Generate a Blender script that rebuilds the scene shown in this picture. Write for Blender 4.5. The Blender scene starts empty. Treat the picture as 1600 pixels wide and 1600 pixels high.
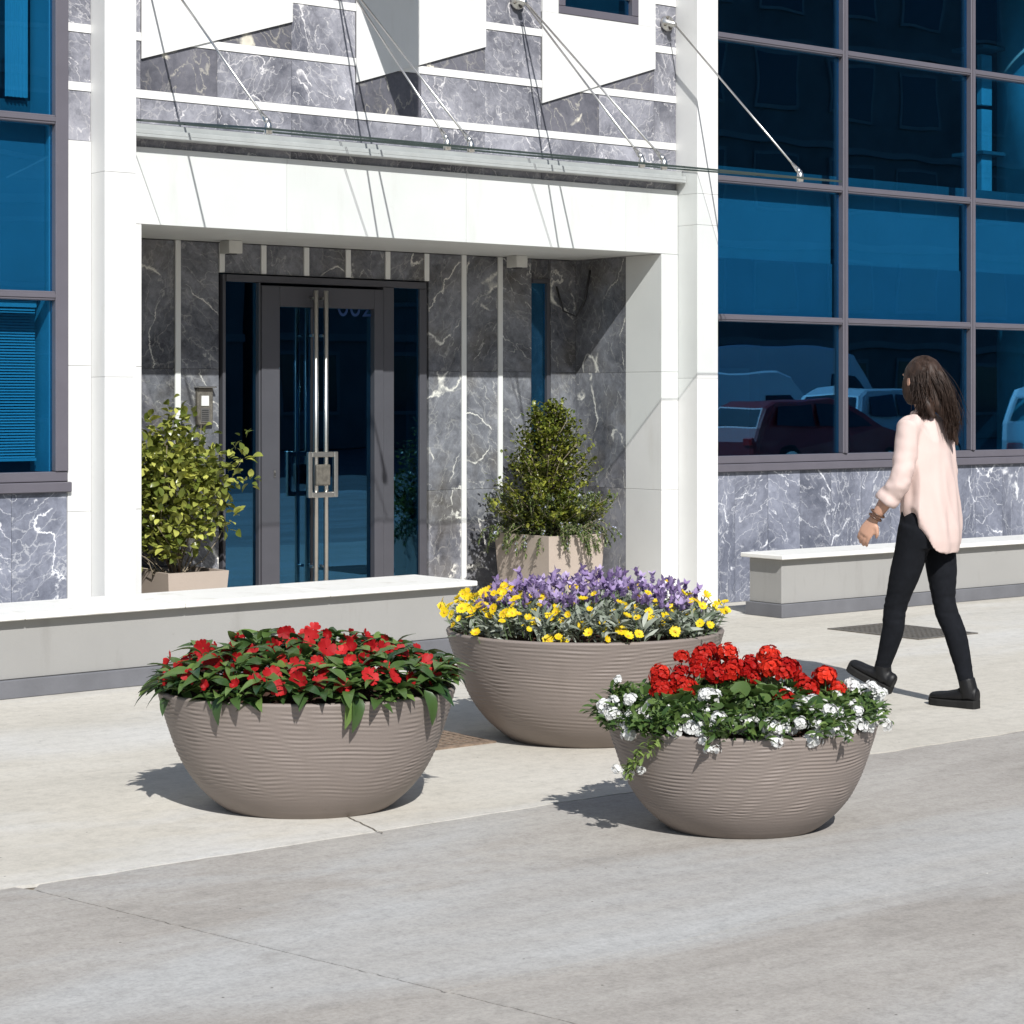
import bpy, bmesh, math, random
import numpy as np
from mathutils import Vector, Matrix, Euler, noise as mnoise

random.seed(7)
rng = np.random.default_rng(11)
R = math.radians
scene = bpy.context.scene
col = scene.collection

# ---------------------------------------------------------------- camera
cd = bpy.data.cameras.new('camera')
cam = bpy.data.objects.new('camera', cd)
col.objects.link(cam)
cam.location = (0, 0, 1.48)
cam.rotation_euler = (R(90), 0, -math.atan2(.618, .786))
cd.sensor_width = 36
cd.lens = 36 * 3304 / 1600
cd.shift_y = -178 / 1600
cd.clip_start = .1
cd.clip_end = 2000
scene.camera = cam

# ---------------------------------------------------------------- light
SUN = Vector((.42, 1.0, -.90)).normalized()          # travel direction of the light
elev = math.asin(-SUN.z)
azim = math.atan2(-SUN.x, -SUN.y)
w = bpy.data.worlds.new('World')
scene.world = w
w.use_nodes = True
wn = w.node_tree
wn.nodes.clear()
sky = wn.nodes.new('ShaderNodeTexSky')
sky.sky_type = 'NISHITA'
sky.sun_disc = False
sky.sun_elevation = elev
sky.sun_rotation = azim
sky.air_density = 1.0
sky.dust_density = .6
bg = wn.nodes.new('ShaderNodeBackground')
bg.inputs['Strength'].default_value = .088
wo = wn.nodes.new('ShaderNodeOutputWorld')
wn.links.new(sky.outputs[0], bg.inputs[0])
wn.links.new(bg.outputs[0], wo.inputs[0])
ld = bpy.data.lights.new('sun', 'SUN')
ld.energy = 4.9
ld.angle = R(.5)
ld.color = (1, .98, .945)
sun = bpy.data.objects.new('sun', ld)
col.objects.link(sun)
sun.rotation_euler = SUN.to_track_quat('-Z', 'Y').to_euler()
sun.location = (0, -10, 20)

scene.view_settings.view_transform = 'Standard'
scene.view_settings.look = 'None'
scene.view_settings.exposure = 0.18
scene.view_settings.gamma = 1
scene.view_settings.use_curve_mapping = False
scene.cycles.max_bounces = 6
scene.cycles.diffuse_bounces = 3
scene.cycles.glossy_bounces = 3
scene.cycles.transparent_max_bounces = 8
scene.cycles.caustics_reflective = False
scene.cycles.caustics_refractive = False
scene.cycles.use_denoising = True

# ---------------------------------------------------------------- node helpers
def nd(nt, typ, ins=None, **props):
    n = nt.nodes.new(typ)
    for k, v in props.items():
        setattr(n, k, v)
    for k, v in (ins or {}).items():
        s = n.inputs[k]
        if isinstance(v, bpy.types.NodeSocket):
            nt.links.new(v, s)
        elif isinstance(v, bpy.types.Node):
            nt.links.new(v.outputs[0], s)
        else:
            s.default_value = v
    return n

def c4(c):
    return (c[0], c[1], c[2], 1)

def newmat(name):
    m = bpy.data.materials.new(name)
    m.use_nodes = True
    m.node_tree.nodes.clear()
    return m, m.node_tree

def finish(nt, shader):
    o = nt.nodes.new('ShaderNodeOutputMaterial')
    nt.links.new(shader.outputs[0], o.inputs[0])

def ramp(nt, fac, stops):
    r = nt.nodes.new('ShaderNodeValToRGB')
    nt.links.new(fac.outputs[0] if isinstance(fac, bpy.types.Node) else fac, r.inputs[0])
    e = r.color_ramp.elements
    while len(e) < len(stops):
        e.new(.5)
    for i, (p, c) in enumerate(stops):
        e[i].position = p
        e[i].color = c4(c) if not isinstance(c, (int, float)) else (c, c, c, 1)
    return r

def mixc(nt, fac, a, b, mode='MIX'):
    n = nt.nodes.new('ShaderNodeMix')
    n.data_type = 'RGBA'
    n.blend_type = mode
    for i, v in ((0, fac), (6, a), (7, b)):
        if isinstance(v, bpy.types.Node):
            v = v.outputs[2] if v.bl_idname == 'ShaderNodeMix' else v.outputs[0]
        if isinstance(v, bpy.types.NodeSocket):
            nt.links.new(v, n.inputs[i])
        elif i == 0:
            n.inputs[0].default_value = v
        else:
            n.inputs[i].default_value = c4(v)
    return n

def out(n):
    return n.outputs[2] if n.bl_idname == 'ShaderNodeMix' else n.outputs[0]

def plain(name, colr, rough=.6, metal=0, var=.12, scale=6, bump=.0, bscale=80, spec=.5, coat=0):
    """paint / metal / stone with soft mottling and fine relief"""
    m, nt = newmat(name)
    tc = nd(nt, 'ShaderNodeTexCoord')
    n1 = nd(nt, 'ShaderNodeTexNoise', {'Vector': tc.outputs['Object'], 'Scale': scale, 'Detail': 5, 'Roughness': .6})
    lo = [c * (1 - var) for c in colr]
    hi = [min(1, c * (1 + var)) for c in colr]
    rc = ramp(nt, n1, [(.3, lo), (.7, hi)])
    b = nd(nt, 'ShaderNodeBsdfPrincipled', {'Base Color': rc.outputs[0], 'Roughness': rough, 'Metallic': metal, 'Specular IOR Level': spec, 'Coat Weight': coat})
    if bump:
        n2 = nd(nt, 'ShaderNodeTexNoise', {'Vector': tc.outputs['Object'], 'Scale': bscale, 'Detail': 3})
        bp = nd(nt, 'ShaderNodeBump', {'Height': n2.outputs[0], 'Strength': bump, 'Distance': .01})
        nt.links.new(bp.outputs[0], b.inputs['Normal'])
    finish(nt, b)
    return m

def weathered(name, colr, rough, stain, amt=.35, bump=.08):
    """pale stone: soft clouding, rain streaks and small stains of its own shape"""
    m, nt = newmat(name)
    tc = nd(nt, 'ShaderNodeTexCoord')
    oi = nd(nt, 'ShaderNodeObjectInfo')
    off = nd(nt, 'ShaderNodeVectorMath', {0: oi.outputs['Random'], 1: (31, 17, 23)}, operation='MULTIPLY')
    p = nd(nt, 'ShaderNodeVectorMath', {0: tc.outputs['Object'], 1: off.outputs[0]}, operation='ADD')
    n1 = nd(nt, 'ShaderNodeTexNoise', {'Vector': p.outputs[0], 'Scale': 2.2, 'Detail': 6, 'Roughness': .6})
    c1 = ramp(nt, n1, [(.3, [c * .94 for c in colr]), (.65, colr)])
    mp = nd(nt, 'ShaderNodeMapping', {'Vector': p.outputs[0], 'Scale': (5, 5, .9)})
    n2 = nd(nt, 'ShaderNodeTexNoise', {'Vector': mp.outputs[0], 'Scale': 1.2, 'Detail': 6, 'Roughness': .65})
    f2 = ramp(nt, n2, [(.56, 0.0), (.76, amt)])
    c2 = mixc(nt, f2, c1, stain)
    n3 = nd(nt, 'ShaderNodeTexNoise', {'Vector': p.outputs[0], 'Scale': 9, 'Detail': 8, 'Roughness': .72})
    f3 = ramp(nt, n3, [(.63, 0.0), (.72, amt)])
    c3 = mixc(nt, f3, c2, stain)
    n4 = nd(nt, 'ShaderNodeTexNoise', {'Vector': p.outputs[0], 'Scale': 150, 'Detail': 3})
    tone = nd(nt, 'ShaderNodeMapRange', {0: oi.outputs['Random'], 3: .955, 4: 1.0})
    c4x = nd(nt, 'ShaderNodeVectorMath', {0: out(c3), 1: tone.outputs[0]}, operation='MULTIPLY')
    bp = nd(nt, 'ShaderNodeBump', {'Height': n4.outputs[0], 'Strength': bump, 'Distance': .004})
    b = nd(nt, 'ShaderNodeBsdfPrincipled', {'Base Color': c4x.outputs[0], 'Roughness': rough, 'Specular IOR Level': .35, 'Normal': bp.outputs[0]})
    finish(nt, b)
    return m

def marble(name, dark, mid, vein, big=.010, warm=0.0, vs=3.2, cover=1.0):
    m, nt = newmat(name)
    tc = nd(nt, 'ShaderNodeTexCoord')
    oi = nd(nt, 'ShaderNodeObjectInfo')
    off = nd(nt, 'ShaderNodeVectorMath', {0: oi.outputs['Random'], 1: (37, 91, 53)}, operation='MULTIPLY')
    p0 = nd(nt, 'ShaderNodeVectorMath', {0: tc.outputs['Object'], 1: off.outputs[0]}, operation='ADD')
    ang = nd(nt, 'ShaderNodeMath', {0: oi.outputs['Random'], 1: 9.0}, operation='MULTIPLY')
    ang2 = nd(nt, 'ShaderNodeMath', {0: ang.outputs[0]}, operation='SINE')
    p1 = nd(nt, 'ShaderNodeVectorRotate', {'Vector': tc.outputs['Object'], 'Angle': ang2.outputs[0]}, rotation_type='Y_AXIS')
    p = nd(nt, 'ShaderNodeVectorMath', {0: p1.outputs[0], 1: off.outputs[0]}, operation='ADD')
    wn_ = nd(nt, 'ShaderNodeTexNoise', {'Vector': p.outputs[0], 'Scale': 7, 'Detail': 5, 'Roughness': .65})
    ws = nd(nt, 'ShaderNodeVectorMath', {0: wn_.outputs['Color'], 1: (.11, .11, .11)}, operation='MULTIPLY')
    pw = nd(nt, 'ShaderNodeVectorMath', {0: p.outputs[0], 1: ws.outputs[0]}, operation='ADD')
    mp = nd(nt, 'ShaderNodeMapping', {'Vector': pw.outputs[0], 'Rotation': (0, .75, 0), 'Scale': (1.0, 1.0, .40)})
    mq = nd(nt, 'ShaderNodeMapping', {'Vector': pw.outputs[0], 'Rotation': (0, -.6, 0), 'Scale': (1.0, 1.0, .5)})
    def vein_of(mpn, scale, width, soft, detail=2):
        n = nd(nt, 'ShaderNodeTexNoise', {'Vector': mpn.outputs[0], 'Scale': scale, 'Detail': detail, 'Roughness': .5})
        a = nd(nt, 'ShaderNodeMath', {0: n.outputs[0], 1: .5}, operation='SUBTRACT')
        b = nd(nt, 'ShaderNodeMath', {0: a.outputs[0]}, operation='ABSOLUTE')
        return ramp(nt, b, [(width, 1.0), (width + soft, 0.0)])
    v1 = vein_of(mq, vs, big * .15, big * .45, 1)
    v2 = vein_of(mp, vs * 3.0, .001, .009, 2)
    vor = nd(nt, 'ShaderNodeTexVoronoi', {'Vector': mp.outputs[0], 'Scale': vs * 5.5}, feature='DISTANCE_TO_EDGE')
    v3 = ramp(nt, vor, [(.006, 1.0), (.045, 0.0)])
    mk = nd(nt, 'ShaderNodeTexNoise', {'Vector': p.outputs[0], 'Scale': 4.0, 'Detail': 4, 'Roughness': .6})
    mk1 = ramp(nt, mk, [(.44, 0.0), (.60, 1.0)])
    mk2 = ramp(nt, mk, [(.42, 1.0 * cover), (.58, .10 * cover)])
    n0 = nd(nt, 'ShaderNodeTexNoise', {'Vector': pw.outputs[0], 'Scale': 16, 'Detail': 10, 'Roughness': .78})
    nl = nd(nt, 'ShaderNodeTexNoise', {'Vector': mp.outputs[0], 'Scale': 3.5, 'Detail': 4})
    nm = nd(nt, 'ShaderNodeMath', {0: n0.outputs[0], 1: nl.outputs[0]}, operation='ADD')
    nh = nd(nt, 'ShaderNodeMath', {0: nm.outputs[0], 1: .5}, operation='MULTIPLY')
    base = ramp(nt, nh, [(.38, dark), (.51, [(a + b) / 2 for a, b in zip(dark, mid)]), (.62, mid)])
    if warm:
        nw = nd(nt, 'ShaderNodeTexNoise', {'Vector': p0.outputs[0], 'Scale': 3, 'Detail': 5})
        wf = ramp(nt, nw, [(.5, 0.0), (.68, warm)])
        base = mixc(nt, wf, base, (.15, .115, .06))
    f2 = nd(nt, 'ShaderNodeMath', {0: v2.outputs[0], 1: mk2.outputs[0]}, operation='MULTIPLY')
    f3a = nd(nt, 'ShaderNodeMath', {0: v3.outputs[0], 1: mk1.outputs[0]}, operation='MULTIPLY')
    f3 = nd(nt, 'ShaderNodeMath', {0: f3a.outputs[0], 1: .6 * cover}, operation='MULTIPLY')
    c1 = mixc(nt, f3, base, [x * .85 for x in vein])
    c2 = mixc(nt, f2, c1, vein)
    f1a = ramp(nt, mk, [(.46, 0.0), (.54, 1.0)])
    f1 = nd(nt, 'ShaderNodeMath', {0: v1.outputs[0], 1: f1a.outputs[0]}, operation='MULTIPLY')
    c3 = mixc(nt, f1, c2, [min(1, x * 1.15) for x in vein])
    tone = nd(nt, 'ShaderNodeMapRange', {0: oi.outputs['Random'], 3: .86, 4: 1.12})
    c5 = nd(nt, 'ShaderNodeVectorMath', {0: out(c3), 1: tone.outputs[0]}, operation='MULTIPLY')
    b = nd(nt, 'ShaderNodeBsdfPrincipled', {'Base Color': c5.outputs[0], 'Roughness': .32, 'Specular IOR Level': .4})
    finish(nt, b)
    return m

def concrete(name, cols, patch, stretch, speck=.5, rough=.85, streak=.3):
    m, nt = newmat(name)
    tc = nd(nt, 'ShaderNodeTexCoord')
    mp = nd(nt, 'ShaderNodeMapping', {'Vector': tc.outputs['Object'], 'Rotation': (0, 0, R(-7)), 'Scale': stretch})
    n1 = nd(nt, 'ShaderNodeTexNoise', {'Vector': mp.outputs[0], 'Scale': 1.1, 'Detail': 7, 'Roughness': .62, 'Distortion': .6})
    c1 = ramp(nt, n1, [(.30, cols[0]), (.5, cols[1]), (.70, cols[2])])
    n2 = nd(nt, 'ShaderNodeTexNoise', {'Vector': mp.outputs[0], 'Scale': .55, 'Detail': 4, 'Roughness': .6, 'Distortion': 1.2})
    f2 = ramp(nt, n2, [(.50, 0.0), (.68, .85)])
    c2 = mixc(nt, f2, c1, patch)
    # trowel / tyre streaks
    mp2 = nd(nt, 'ShaderNodeMapping', {'Vector': tc.outputs['Object'], 'Rotation': (0, 0, R(-16)), 'Scale': (.35, 9, 1)})
    n3 = nd(nt, 'ShaderNodeTexNoise', {'Vector': mp2.outputs[0], 'Scale': 2.2, 'Detail': 6, 'Roughness': .7})
    f3 = ramp(nt, n3, [(.35, .82), (.6, 1.05)])
    c3 = mixc(nt, streak, c2, f3, 'MULTIPLY')
    # grain
    n4 = nd(nt, 'ShaderNodeTexNoise', {'Vector': tc.outputs['Object'], 'Scale': 60, 'Detail': 6, 'Roughness': .85})
    f4 = ramp(nt, n4, [(.34, .70), (.5, 1.0), (.66, 1.22)])
    c4_ = mixc(nt, speck, c3, f4, 'MULTIPLY')
    # aggregate flecks and dark specks
    vo = nd(nt, 'ShaderNodeTexVoronoi', {'Vector': tc.outputs['Object'], 'Scale': 16})
    fv = ramp(nt, vo.outputs['Distance'], [(.045, .8), (.075, 0.0)])
    vc = ramp(nt, vo.outputs['Color'], [(.78, 0.0), (.80, 1.0)])
    fm = nd(nt, 'ShaderNodeMath', {0: fv.outputs[0], 1: vc.outputs[0]}, operation='MULTIPLY')
    c5 = mixc(nt, fm, c4_, (.07, .06, .05))
    vo2 = nd(nt, 'ShaderNodeTexVoronoi', {'Vector': tc.outputs['Object'], 'Scale': 11})
    fv2 = ramp(nt, vo2.outputs['Distance'], [(.03, .8), (.05, 0.0)])
    vc2 = ramp(nt, vo2.outputs['Color'], [(.86, 0.0), (.88, 1.0)])
    fm2 = nd(nt, 'ShaderNodeMath', {0: fv2.outputs[0], 1: vc2.outputs[0]}, operation='MULTIPLY')
    c6 = mixc(nt, fm2, c5, (.75, .73, .68))
    # sharp mid-size mottling and scratches
    n6 = nd(nt, 'ShaderNodeTexNoise', {'Vector': tc.outputs['Object'], 'Scale': 14, 'Detail': 10, 'Roughness': .8})
    f6 = ramp(nt, n6, [(.36, .80), (.50, 1.0), (.66, 1.10)])
    c6 = mixc(nt, .75, c6, f6, 'MULTIPLY')
    for rot_, sc_ in ((-22, 5.0), (8, 3.4), (-34, 2.3)):
        mps = nd(nt, 'ShaderNodeMapping', {'Vector': tc.outputs['Object'], 'Rotation': (0, 0, R(rot_)), 'Scale': (.5, 26, 1)})
        ns = nd(nt, 'ShaderNodeTexNoise', {'Vector': mps.outputs[0], 'Scale': sc_, 'Detail': 4, 'Roughness': .6})
        fs = ramp(nt, ns, [(.68, 0.0), (.74, .55)])
        nk = nd(nt, 'ShaderNodeTexNoise', {'Vector': tc.outputs['Object'], 'Scale': 1.3 + sc_ * .1, 'Detail': 2})
        fk = ramp(nt, nk, [(.50, 0.0), (.62, streak * 2)])
        fx = nd(nt, 'ShaderNodeMath', {0: fs.outputs[0], 1: fk.outputs[0]}, operation='MULTIPLY')
        c6 = mixc(nt, fx, c6, [x * .55 for x in cols[0]])
    # smudges
    n5 = nd(nt, 'ShaderNodeTexNoise', {'Vector': tc.outputs['Object'], 'Scale': 2.6, 'Detail': 8, 'Roughness': .7})
    f5 = ramp(nt, n5, [(.60, 0.0), (.74, .45)])
    c7 = mixc(nt, f5, c6, [x * .62 for x in cols[0]])
    bp = nd(nt, 'ShaderNodeBump', {'Height': n4.outputs[0], 'Strength': .25, 'Distance': .004})
    b = nd(nt, 'ShaderNodeBsdfPrincipled', {'Base Color': out(c7), 'Roughness': rough, 'Specular IOR Level': .3, 'Normal': bp.outputs[0]})
    finish(nt, b)
    return m

def tinted_glass(name, trans, refl, fac, rough=.0):
    m, nt = newmat(name)
    t = nd(nt, 'ShaderNodeBsdfTransparent', {'Color': c4(trans)})
    g = nd(nt, 'ShaderNodeBsdfGlossy', {'Color': c4(refl), 'Roughness': rough})
    tc = nd(nt, 'ShaderNodeTexCoord')
    nz = nd(nt, 'ShaderNodeTexNoise', {'Vector': tc.outputs['Object'], 'Scale': 1.3, 'Detail': 1})
    bp = nd(nt, 'ShaderNodeBump', {'Height': nz.outputs[0], 'Strength': .03, 'Distance': .05})
    nt.links.new(bp.outputs[0], g.inputs['Normal'])
    mx = nd(nt, 'ShaderNodeMixShader', {0: fac, 1: t.outputs[0], 2: g.outputs[0]})
    finish(nt, mx)
    return m

def leafmat(name, c_lo, c_hi, rough=.42, trans=.35, spec=.45):
    """leaf colour varies from leaf to leaf (attribute 'tone' or the object's random)"""
    m, nt = newmat(name)
    at = nd(nt, 'ShaderNodeAttribute', attribute_name='tone')
    oi = nd(nt, 'ShaderNodeObjectInfo')
    s = nd(nt, 'ShaderNodeMath', {0: at.outputs['Fac'], 1: oi.outputs['Random']}, operation='ADD')
    fr = nd(nt, 'ShaderNodeMath', {0: s.outputs[0]}, operation='FRACT')
    c = ramp(nt, fr, [(0, c_lo), (.7, [(a + b) / 2 for a, b in zip(c_lo, c_hi)]), (1, c_hi)])
    b = nd(nt, 'ShaderNodeBsdfPrincipled', {'Base Color': c.outputs[0], 'Roughness': rough, 'Specular IOR Level': spec})
    t = nd(nt, 'ShaderNodeBsdfTranslucent', {'Color': c.outputs[0]})
    mx = nd(nt, 'ShaderNodeMixShader', {0: trans, 1: b.outputs[0], 2: t.outputs[0]})
    finish(nt, mx)
    return m

M = {}
M['white_stone'] = weathered('white_stone', (.725, .725, .71), .5, (.52, .50, .45), .30)
M['white_strip'] = plain('white_strip', (.77, .765, .75), .5, var=.03)
M['bench_cap'] = weathered('bench_cap', (.79, .78, .745), .6, (.42, .38, .29), .45)
M['bench_body'] = weathered('bench_body', (.315, .310, .298), .8, (.20, .19, .175), .4, .2)
M['plinth'] = plain('plinth', (.135, .137, .150), .65, var=.12, scale=5, bump=.1)
M['frame'] = plain('window_frame_paint', (.115, .108, .128), .42, var=.05)
M['door_frame'] = plain('door_frame_paint', (.075, .074, .086), .4, var=.05)
M['steel'] = plain('brushed_steel', (.62, .60, .57), .32, metal=1, var=.06, scale=40)
M['rail'] = plain('canopy_rail_paint', (.50, .505, .50), .45, metal=.2, var=.08, scale=9)
M['grout'] = plain('grout', (.12, .12, .125), .9)
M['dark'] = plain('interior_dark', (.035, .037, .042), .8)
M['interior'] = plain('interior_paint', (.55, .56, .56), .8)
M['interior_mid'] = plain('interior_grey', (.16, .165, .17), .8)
M['spandrel'] = plain('spandrel_board', (.34, .31, .33), .7, var=.08, scale=2)
M['spandrel_low'] = plain('spandrel_board_low', (.22, .21, .24), .7, var=.08, scale=2)
M['blind'] = plain('blind_fabric', (.55, .57, .58), .8, var=.03)
M['pot'] = weathered('taupe_plastic', (.238, .200, .179), .55, (.16, .135, .118), .30, .12)
M['pot2'] = plain('taupe_square_pot', (.43, .36, .305), .6, var=.03, bump=.1)
M['soil'] = plain('bark_mulch', (.060, .026, .016), .95, var=.5, scale=60, bump=.9, bscale=90)
M['iron'] = plain('cast_iron', (.20, .18, .155), .6, metal=.6, var=.3, scale=30, bump=.3)
M['rust'] = plain('rusty_iron', (.20, .145, .105), .85, var=.45, scale=25, bump=.5)
M['box_white'] = plain('lamp_housing', (.60, .59, .56), .5)
M['black'] = plain('black_plastic', (.02, .02, .022), .5)
M['bark'] = plain('stem_bark', (.28, .235, .17), .9, var=.25, scale=40)
M['stem'] = plain('green_stem', (.10, .17, .05), .7, var=.2, scale=30)
M['marble_mid'] = marble('grey_veined_marble', (.10, .103, .125), (.36, .36, .40), (.72, .70, .70), big=.006, cover=.9)
M['marble_low'] = marble('blue_grey_veined_marble', (.105, .115, .150), (.27, .285, .345), (.72, .73, .76), big=.014, vs=2.6, cover=.9)
M['marble_dark'] = marble('dark_veined_marble', (.085, .086, .102), (.19, .188, .215), (.66, .62, .52), big=.012, vs=2.2, cover=.5)
M['marble_porch'] = marble('charcoal_gold_veined_marble', (.058, .060, .072), (.265, .270, .300), (.70, .68, .63), big=.010, warm=.25, vs=2.4, cover=.45)
M['paving_light'] = concrete('light_concrete', [(.455, .428, .375), (.52, .49, .432), (.57, .542, .485)], (.565, .555, .53), (.45, 1.1, 1), .35, streak=.22)
M['paving_dark'] = concrete('grey_concrete', [(.285, .262, .236), (.355, .332, .304), (.41, .39, .36)], (.425, .425, .418), (.45, 1.3, 1), .6, streak=.35)
M['asphalt'] = concrete('asphalt', [(.10, .10, .10), (.14, .138, .135), (.17, .168, .16)], (.15, .15, .15), (1, 1, 1), .6)
M['joint_dirt'] = plain('joint_dirt', (.17, .145, .11), .95, var=.4, scale=40)
M['glass'] = tinted_glass('blue_solar_glass', (.42, .83, 1.0), (.22, .62, 1.0), .24)
M['glass_door'] = tinted_glass('dark_blue_door_glass', (.25, .48, .62), (.20, .60, 1.0), .20)
M['canopy_glass'] = tinted_glass('clear_canopy_glass', (.955, .975, .97), (.9, .95, .95), .025)
M['canopy_edge'] = plain('canopy_glass_edge', (.045, .06, .055), .3)

# ---------------------------------------------------------------- mesh helpers
def mesh_obj(name, verts, faces, mat, parent=None, smooth=False, loc=None):
    me = bpy.data.meshes.new(name)
    me.from_pydata([tuple(v) for v in verts], [], [tuple(f) for f in faces])
    me.update()
    return link_mesh(name, me, mat, parent, smooth, loc)

def link_mesh(name, me, mat, parent=None, smooth=False, loc=None):
    if mat is not None and not me.materials:
        me.materials.append(M[mat] if isinstance(mat, str) else mat)
    if smooth:
        me.polygons.foreach_set('use_smooth', [True] * len(me.polygons))
    o = bpy.data.objects.new(name, me)
    col.objects.link(o)
    if loc is not None:
        o.location = loc
    if parent is not None:
        child(o, parent)
    return o

def child(o, parent):
    """parent o, keeping its coordinates as world coordinates (parents only translate)"""
    o.parent = parent
    if not parent.get('local_axes'):
        o.matrix_parent_inverse = Matrix.Translation(-abs_loc(parent))
    return o

def abs_loc(o):
    """world position of an unrotated object (parents only translate)"""
    if o.parent is None:
        return Vector(o.location)
    return abs_loc(o.parent) + o.matrix_parent_inverse.to_translation() + Vector(o.location)

def thing(name, loc, label, cat, group=None):
    o = bpy.data.objects.new(name, None)
    o.empty_display_size = .2
    col.objects.link(o)
    o.location = loc
    tag(o, label, cat, group)
    return o

def tag(o, label, cat, group=None):
    o['label'] = label
    o['category'] = cat
    if group:
        o['group'] = group
    return o

def bm_box(bm, x0, x1, y0, y1, z0, z1):
    v = [bm.verts.new(p) for p in ((x0, y0, z0), (x1, y0, z0), (x1, y1, z0), (x0, y1, z0), (x0, y0, z1), (x1, y0, z1), (x1, y1, z1), (x0, y1, z1))]
    for f in ((3, 2, 1, 0), (4, 5, 6, 7), (0, 1, 5, 4), (1, 2, 6, 5), (2, 3, 7, 6), (3, 0, 4, 7)):
        bm.faces.new([v[i] for i in f])

def bm_done(bm, name, mat, parent=None, bev=0, smooth=False, loc=None, segs=1):
    if bev:
        bmesh.ops.bevel(bm, geom=list(bm.edges), offset=bev, segments=segs, affect='EDGES', profile=.6)
    me = bpy.data.meshes.new(name)
    bm.to_mesh(me)
    bm.free()
    return link_mesh(name, me, mat, parent, smooth, loc)

def box(name, x0, x1, y0, y1, z0, z1, mat, parent=None, bev=0):
    """box with its origin at its centre"""
    cx, cy, cz = (x0 + x1) / 2, (y0 + y1) / 2, (z0 + z1) / 2
    bm = bmesh.new()
    bm_box(bm, x0 - cx, x1 - cx, y0 - cy, y1 - cy, z0 - cz, z1 - cz)
    return bm_done(bm, name, mat, parent, bev, loc=(cx, cy, cz))

def tube(name, pts, rad, mat, parent=None, n=8, loc=None, smooth=True):
    v, f = tube_geo(pts, rad, n)
    return mesh_obj(name, v, f, mat, parent, smooth, loc)

def tube_geo(pts, rad, n=8, base=0):
    pts = [Vector(p) for p in pts]
    V, F = [], []
    up = Vector((0, 0, 1))
    for i, p in enumerate(pts):
        d = (pts[min(i + 1, len(pts) - 1)] - pts[max(i - 1, 0)]).normalized()
        a = d.cross(up)
        if a.length < 1e-3:
            a = d.cross(Vector((1, 0, 0)))
        a.normalize()
        b = d.cross(a)
        r = rad[i] if isinstance(rad, (list, tuple)) else rad
        for k in range(n):
            t = 2 * math.pi * k / n
            V.append(p + (a * math.cos(t) + b * math.sin(t)) * r)
    for i in range(len(pts) - 1):
        for k in range(n):
            F.append((base + i * n + k, base + i * n + (k + 1) % n, base + (i + 1) * n + (k + 1) % n, base + (i + 1) * n + k))
    F.append(tuple(base + k for k in range(n))[::-1])
    F.append(tuple(base + (len(pts) - 1) * n + k for k in range(n)))
    return V, F

def lathe(prof, n=48, close=True):
    V, F = [], []
    for (r, z) in prof:
        for k in range(n):
            a = 2 * math.pi * k / n
            V.append((r * math.cos(a), r * math.sin(a), z))
    for i in range(len(prof) - 1):
        for k in range(n):
            F.append((i * n + k, i * n + (k + 1) % n, (i + 1) * n + (k + 1) % n, (i + 1) * n + k))
    if close:
        F.append(tuple(range(n))[::-1])
        F.append(tuple((len(prof) - 1) * n + k for k in range(n)))
    return V, F

def prism(name, poly, y0, y1, mat, parent=None):
    """polygon in x,z extruded from y0 to y1 (y0 is the front)"""
    n = len(poly)
    cx = sum(p[0] for p in poly) / n
    cz = sum(p[1] for p in poly) / n
    V = [(x - cx, 0, z - cz) for x, z in poly] + [(x - cx, y1 - y0, z - cz) for x, z in poly]
    F = [tuple(range(n)), tuple(range(2 * n - 1, n - 1, -1))]
    F += [(i, i + n, (i + 1) % n + n, (i + 1) % n) for i in range(n)]
    o = mesh_obj(name, V, F, mat, parent, loc=(cx, y0, cz))
    bm = bmesh.new()
    bm.from_mesh(o.data)
    bmesh.ops.recalc_face_normals(bm, faces=bm.faces)
    bm.to_mesh(o.data)
    bm.free()
    return o

def clip_poly(poly, a, b, c):
    """keep the part of the polygon where a*x + b*z <= c"""
    res = []
    for i in range(len(poly)):
        p, q = poly[i], poly[(i + 1) % len(poly)]
        dp, dq = a * p[0] + b * p[1] - c, a * q[0] + b * q[1] - c
        if dp <= 0:
            res.append(p)
        if dp * dq < 0:
            t = dp / (dp - dq)
            res.append((p[0] + (q[0] - p[0]) * t, p[1] + (q[1] - p[1]) * t))
    return res

# ================================================================ ground
def jitter_line(p, q, n, amp, seed):
    pts = []
    for i in range(n + 1):
        t = i / n
        j = amp * mnoise.noise(Vector((t * n * .45, seed, 0))) * 1.6
        dx, dy = q[0] - p[0], q[1] - p[1]
        L = math.hypot(dx, dy)
        pts.append((p[0] + dx * t - dy / L * j, p[1] + dy * t + dx / L * j))
    return pts

def sheet(name, poly, z, mat, parent=None, thick=0):
    n = len(poly)
    V = [(x, y, z) for x, y in poly]
    F = [tuple(range(n))]
    if thick:
        V += [(x, y, z - thick) for x, y in poly]
        F += [(i, i + n, (i + 1) % n + n, (i + 1) % n) for i in range(n)]
    o = mesh_obj(name, V, F, mat, parent)
    bm = bmesh.new()
    bm.from_mesh(o.data)
    bmesh.ops.triangulate(bm, faces=[f for f in bm.faces if len(f.verts) > 4])
    bmesh.ops.recalc_face_normals(bm, faces=bm.faces)
    up = sum(f.normal.z for f in bm.faces)
    if not thick and up < 0:
        bmesh.ops.reverse_faces(bm, faces=bm.faces)
    bm.to_mesh(o.data)
    bm.free()
    return o

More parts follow.
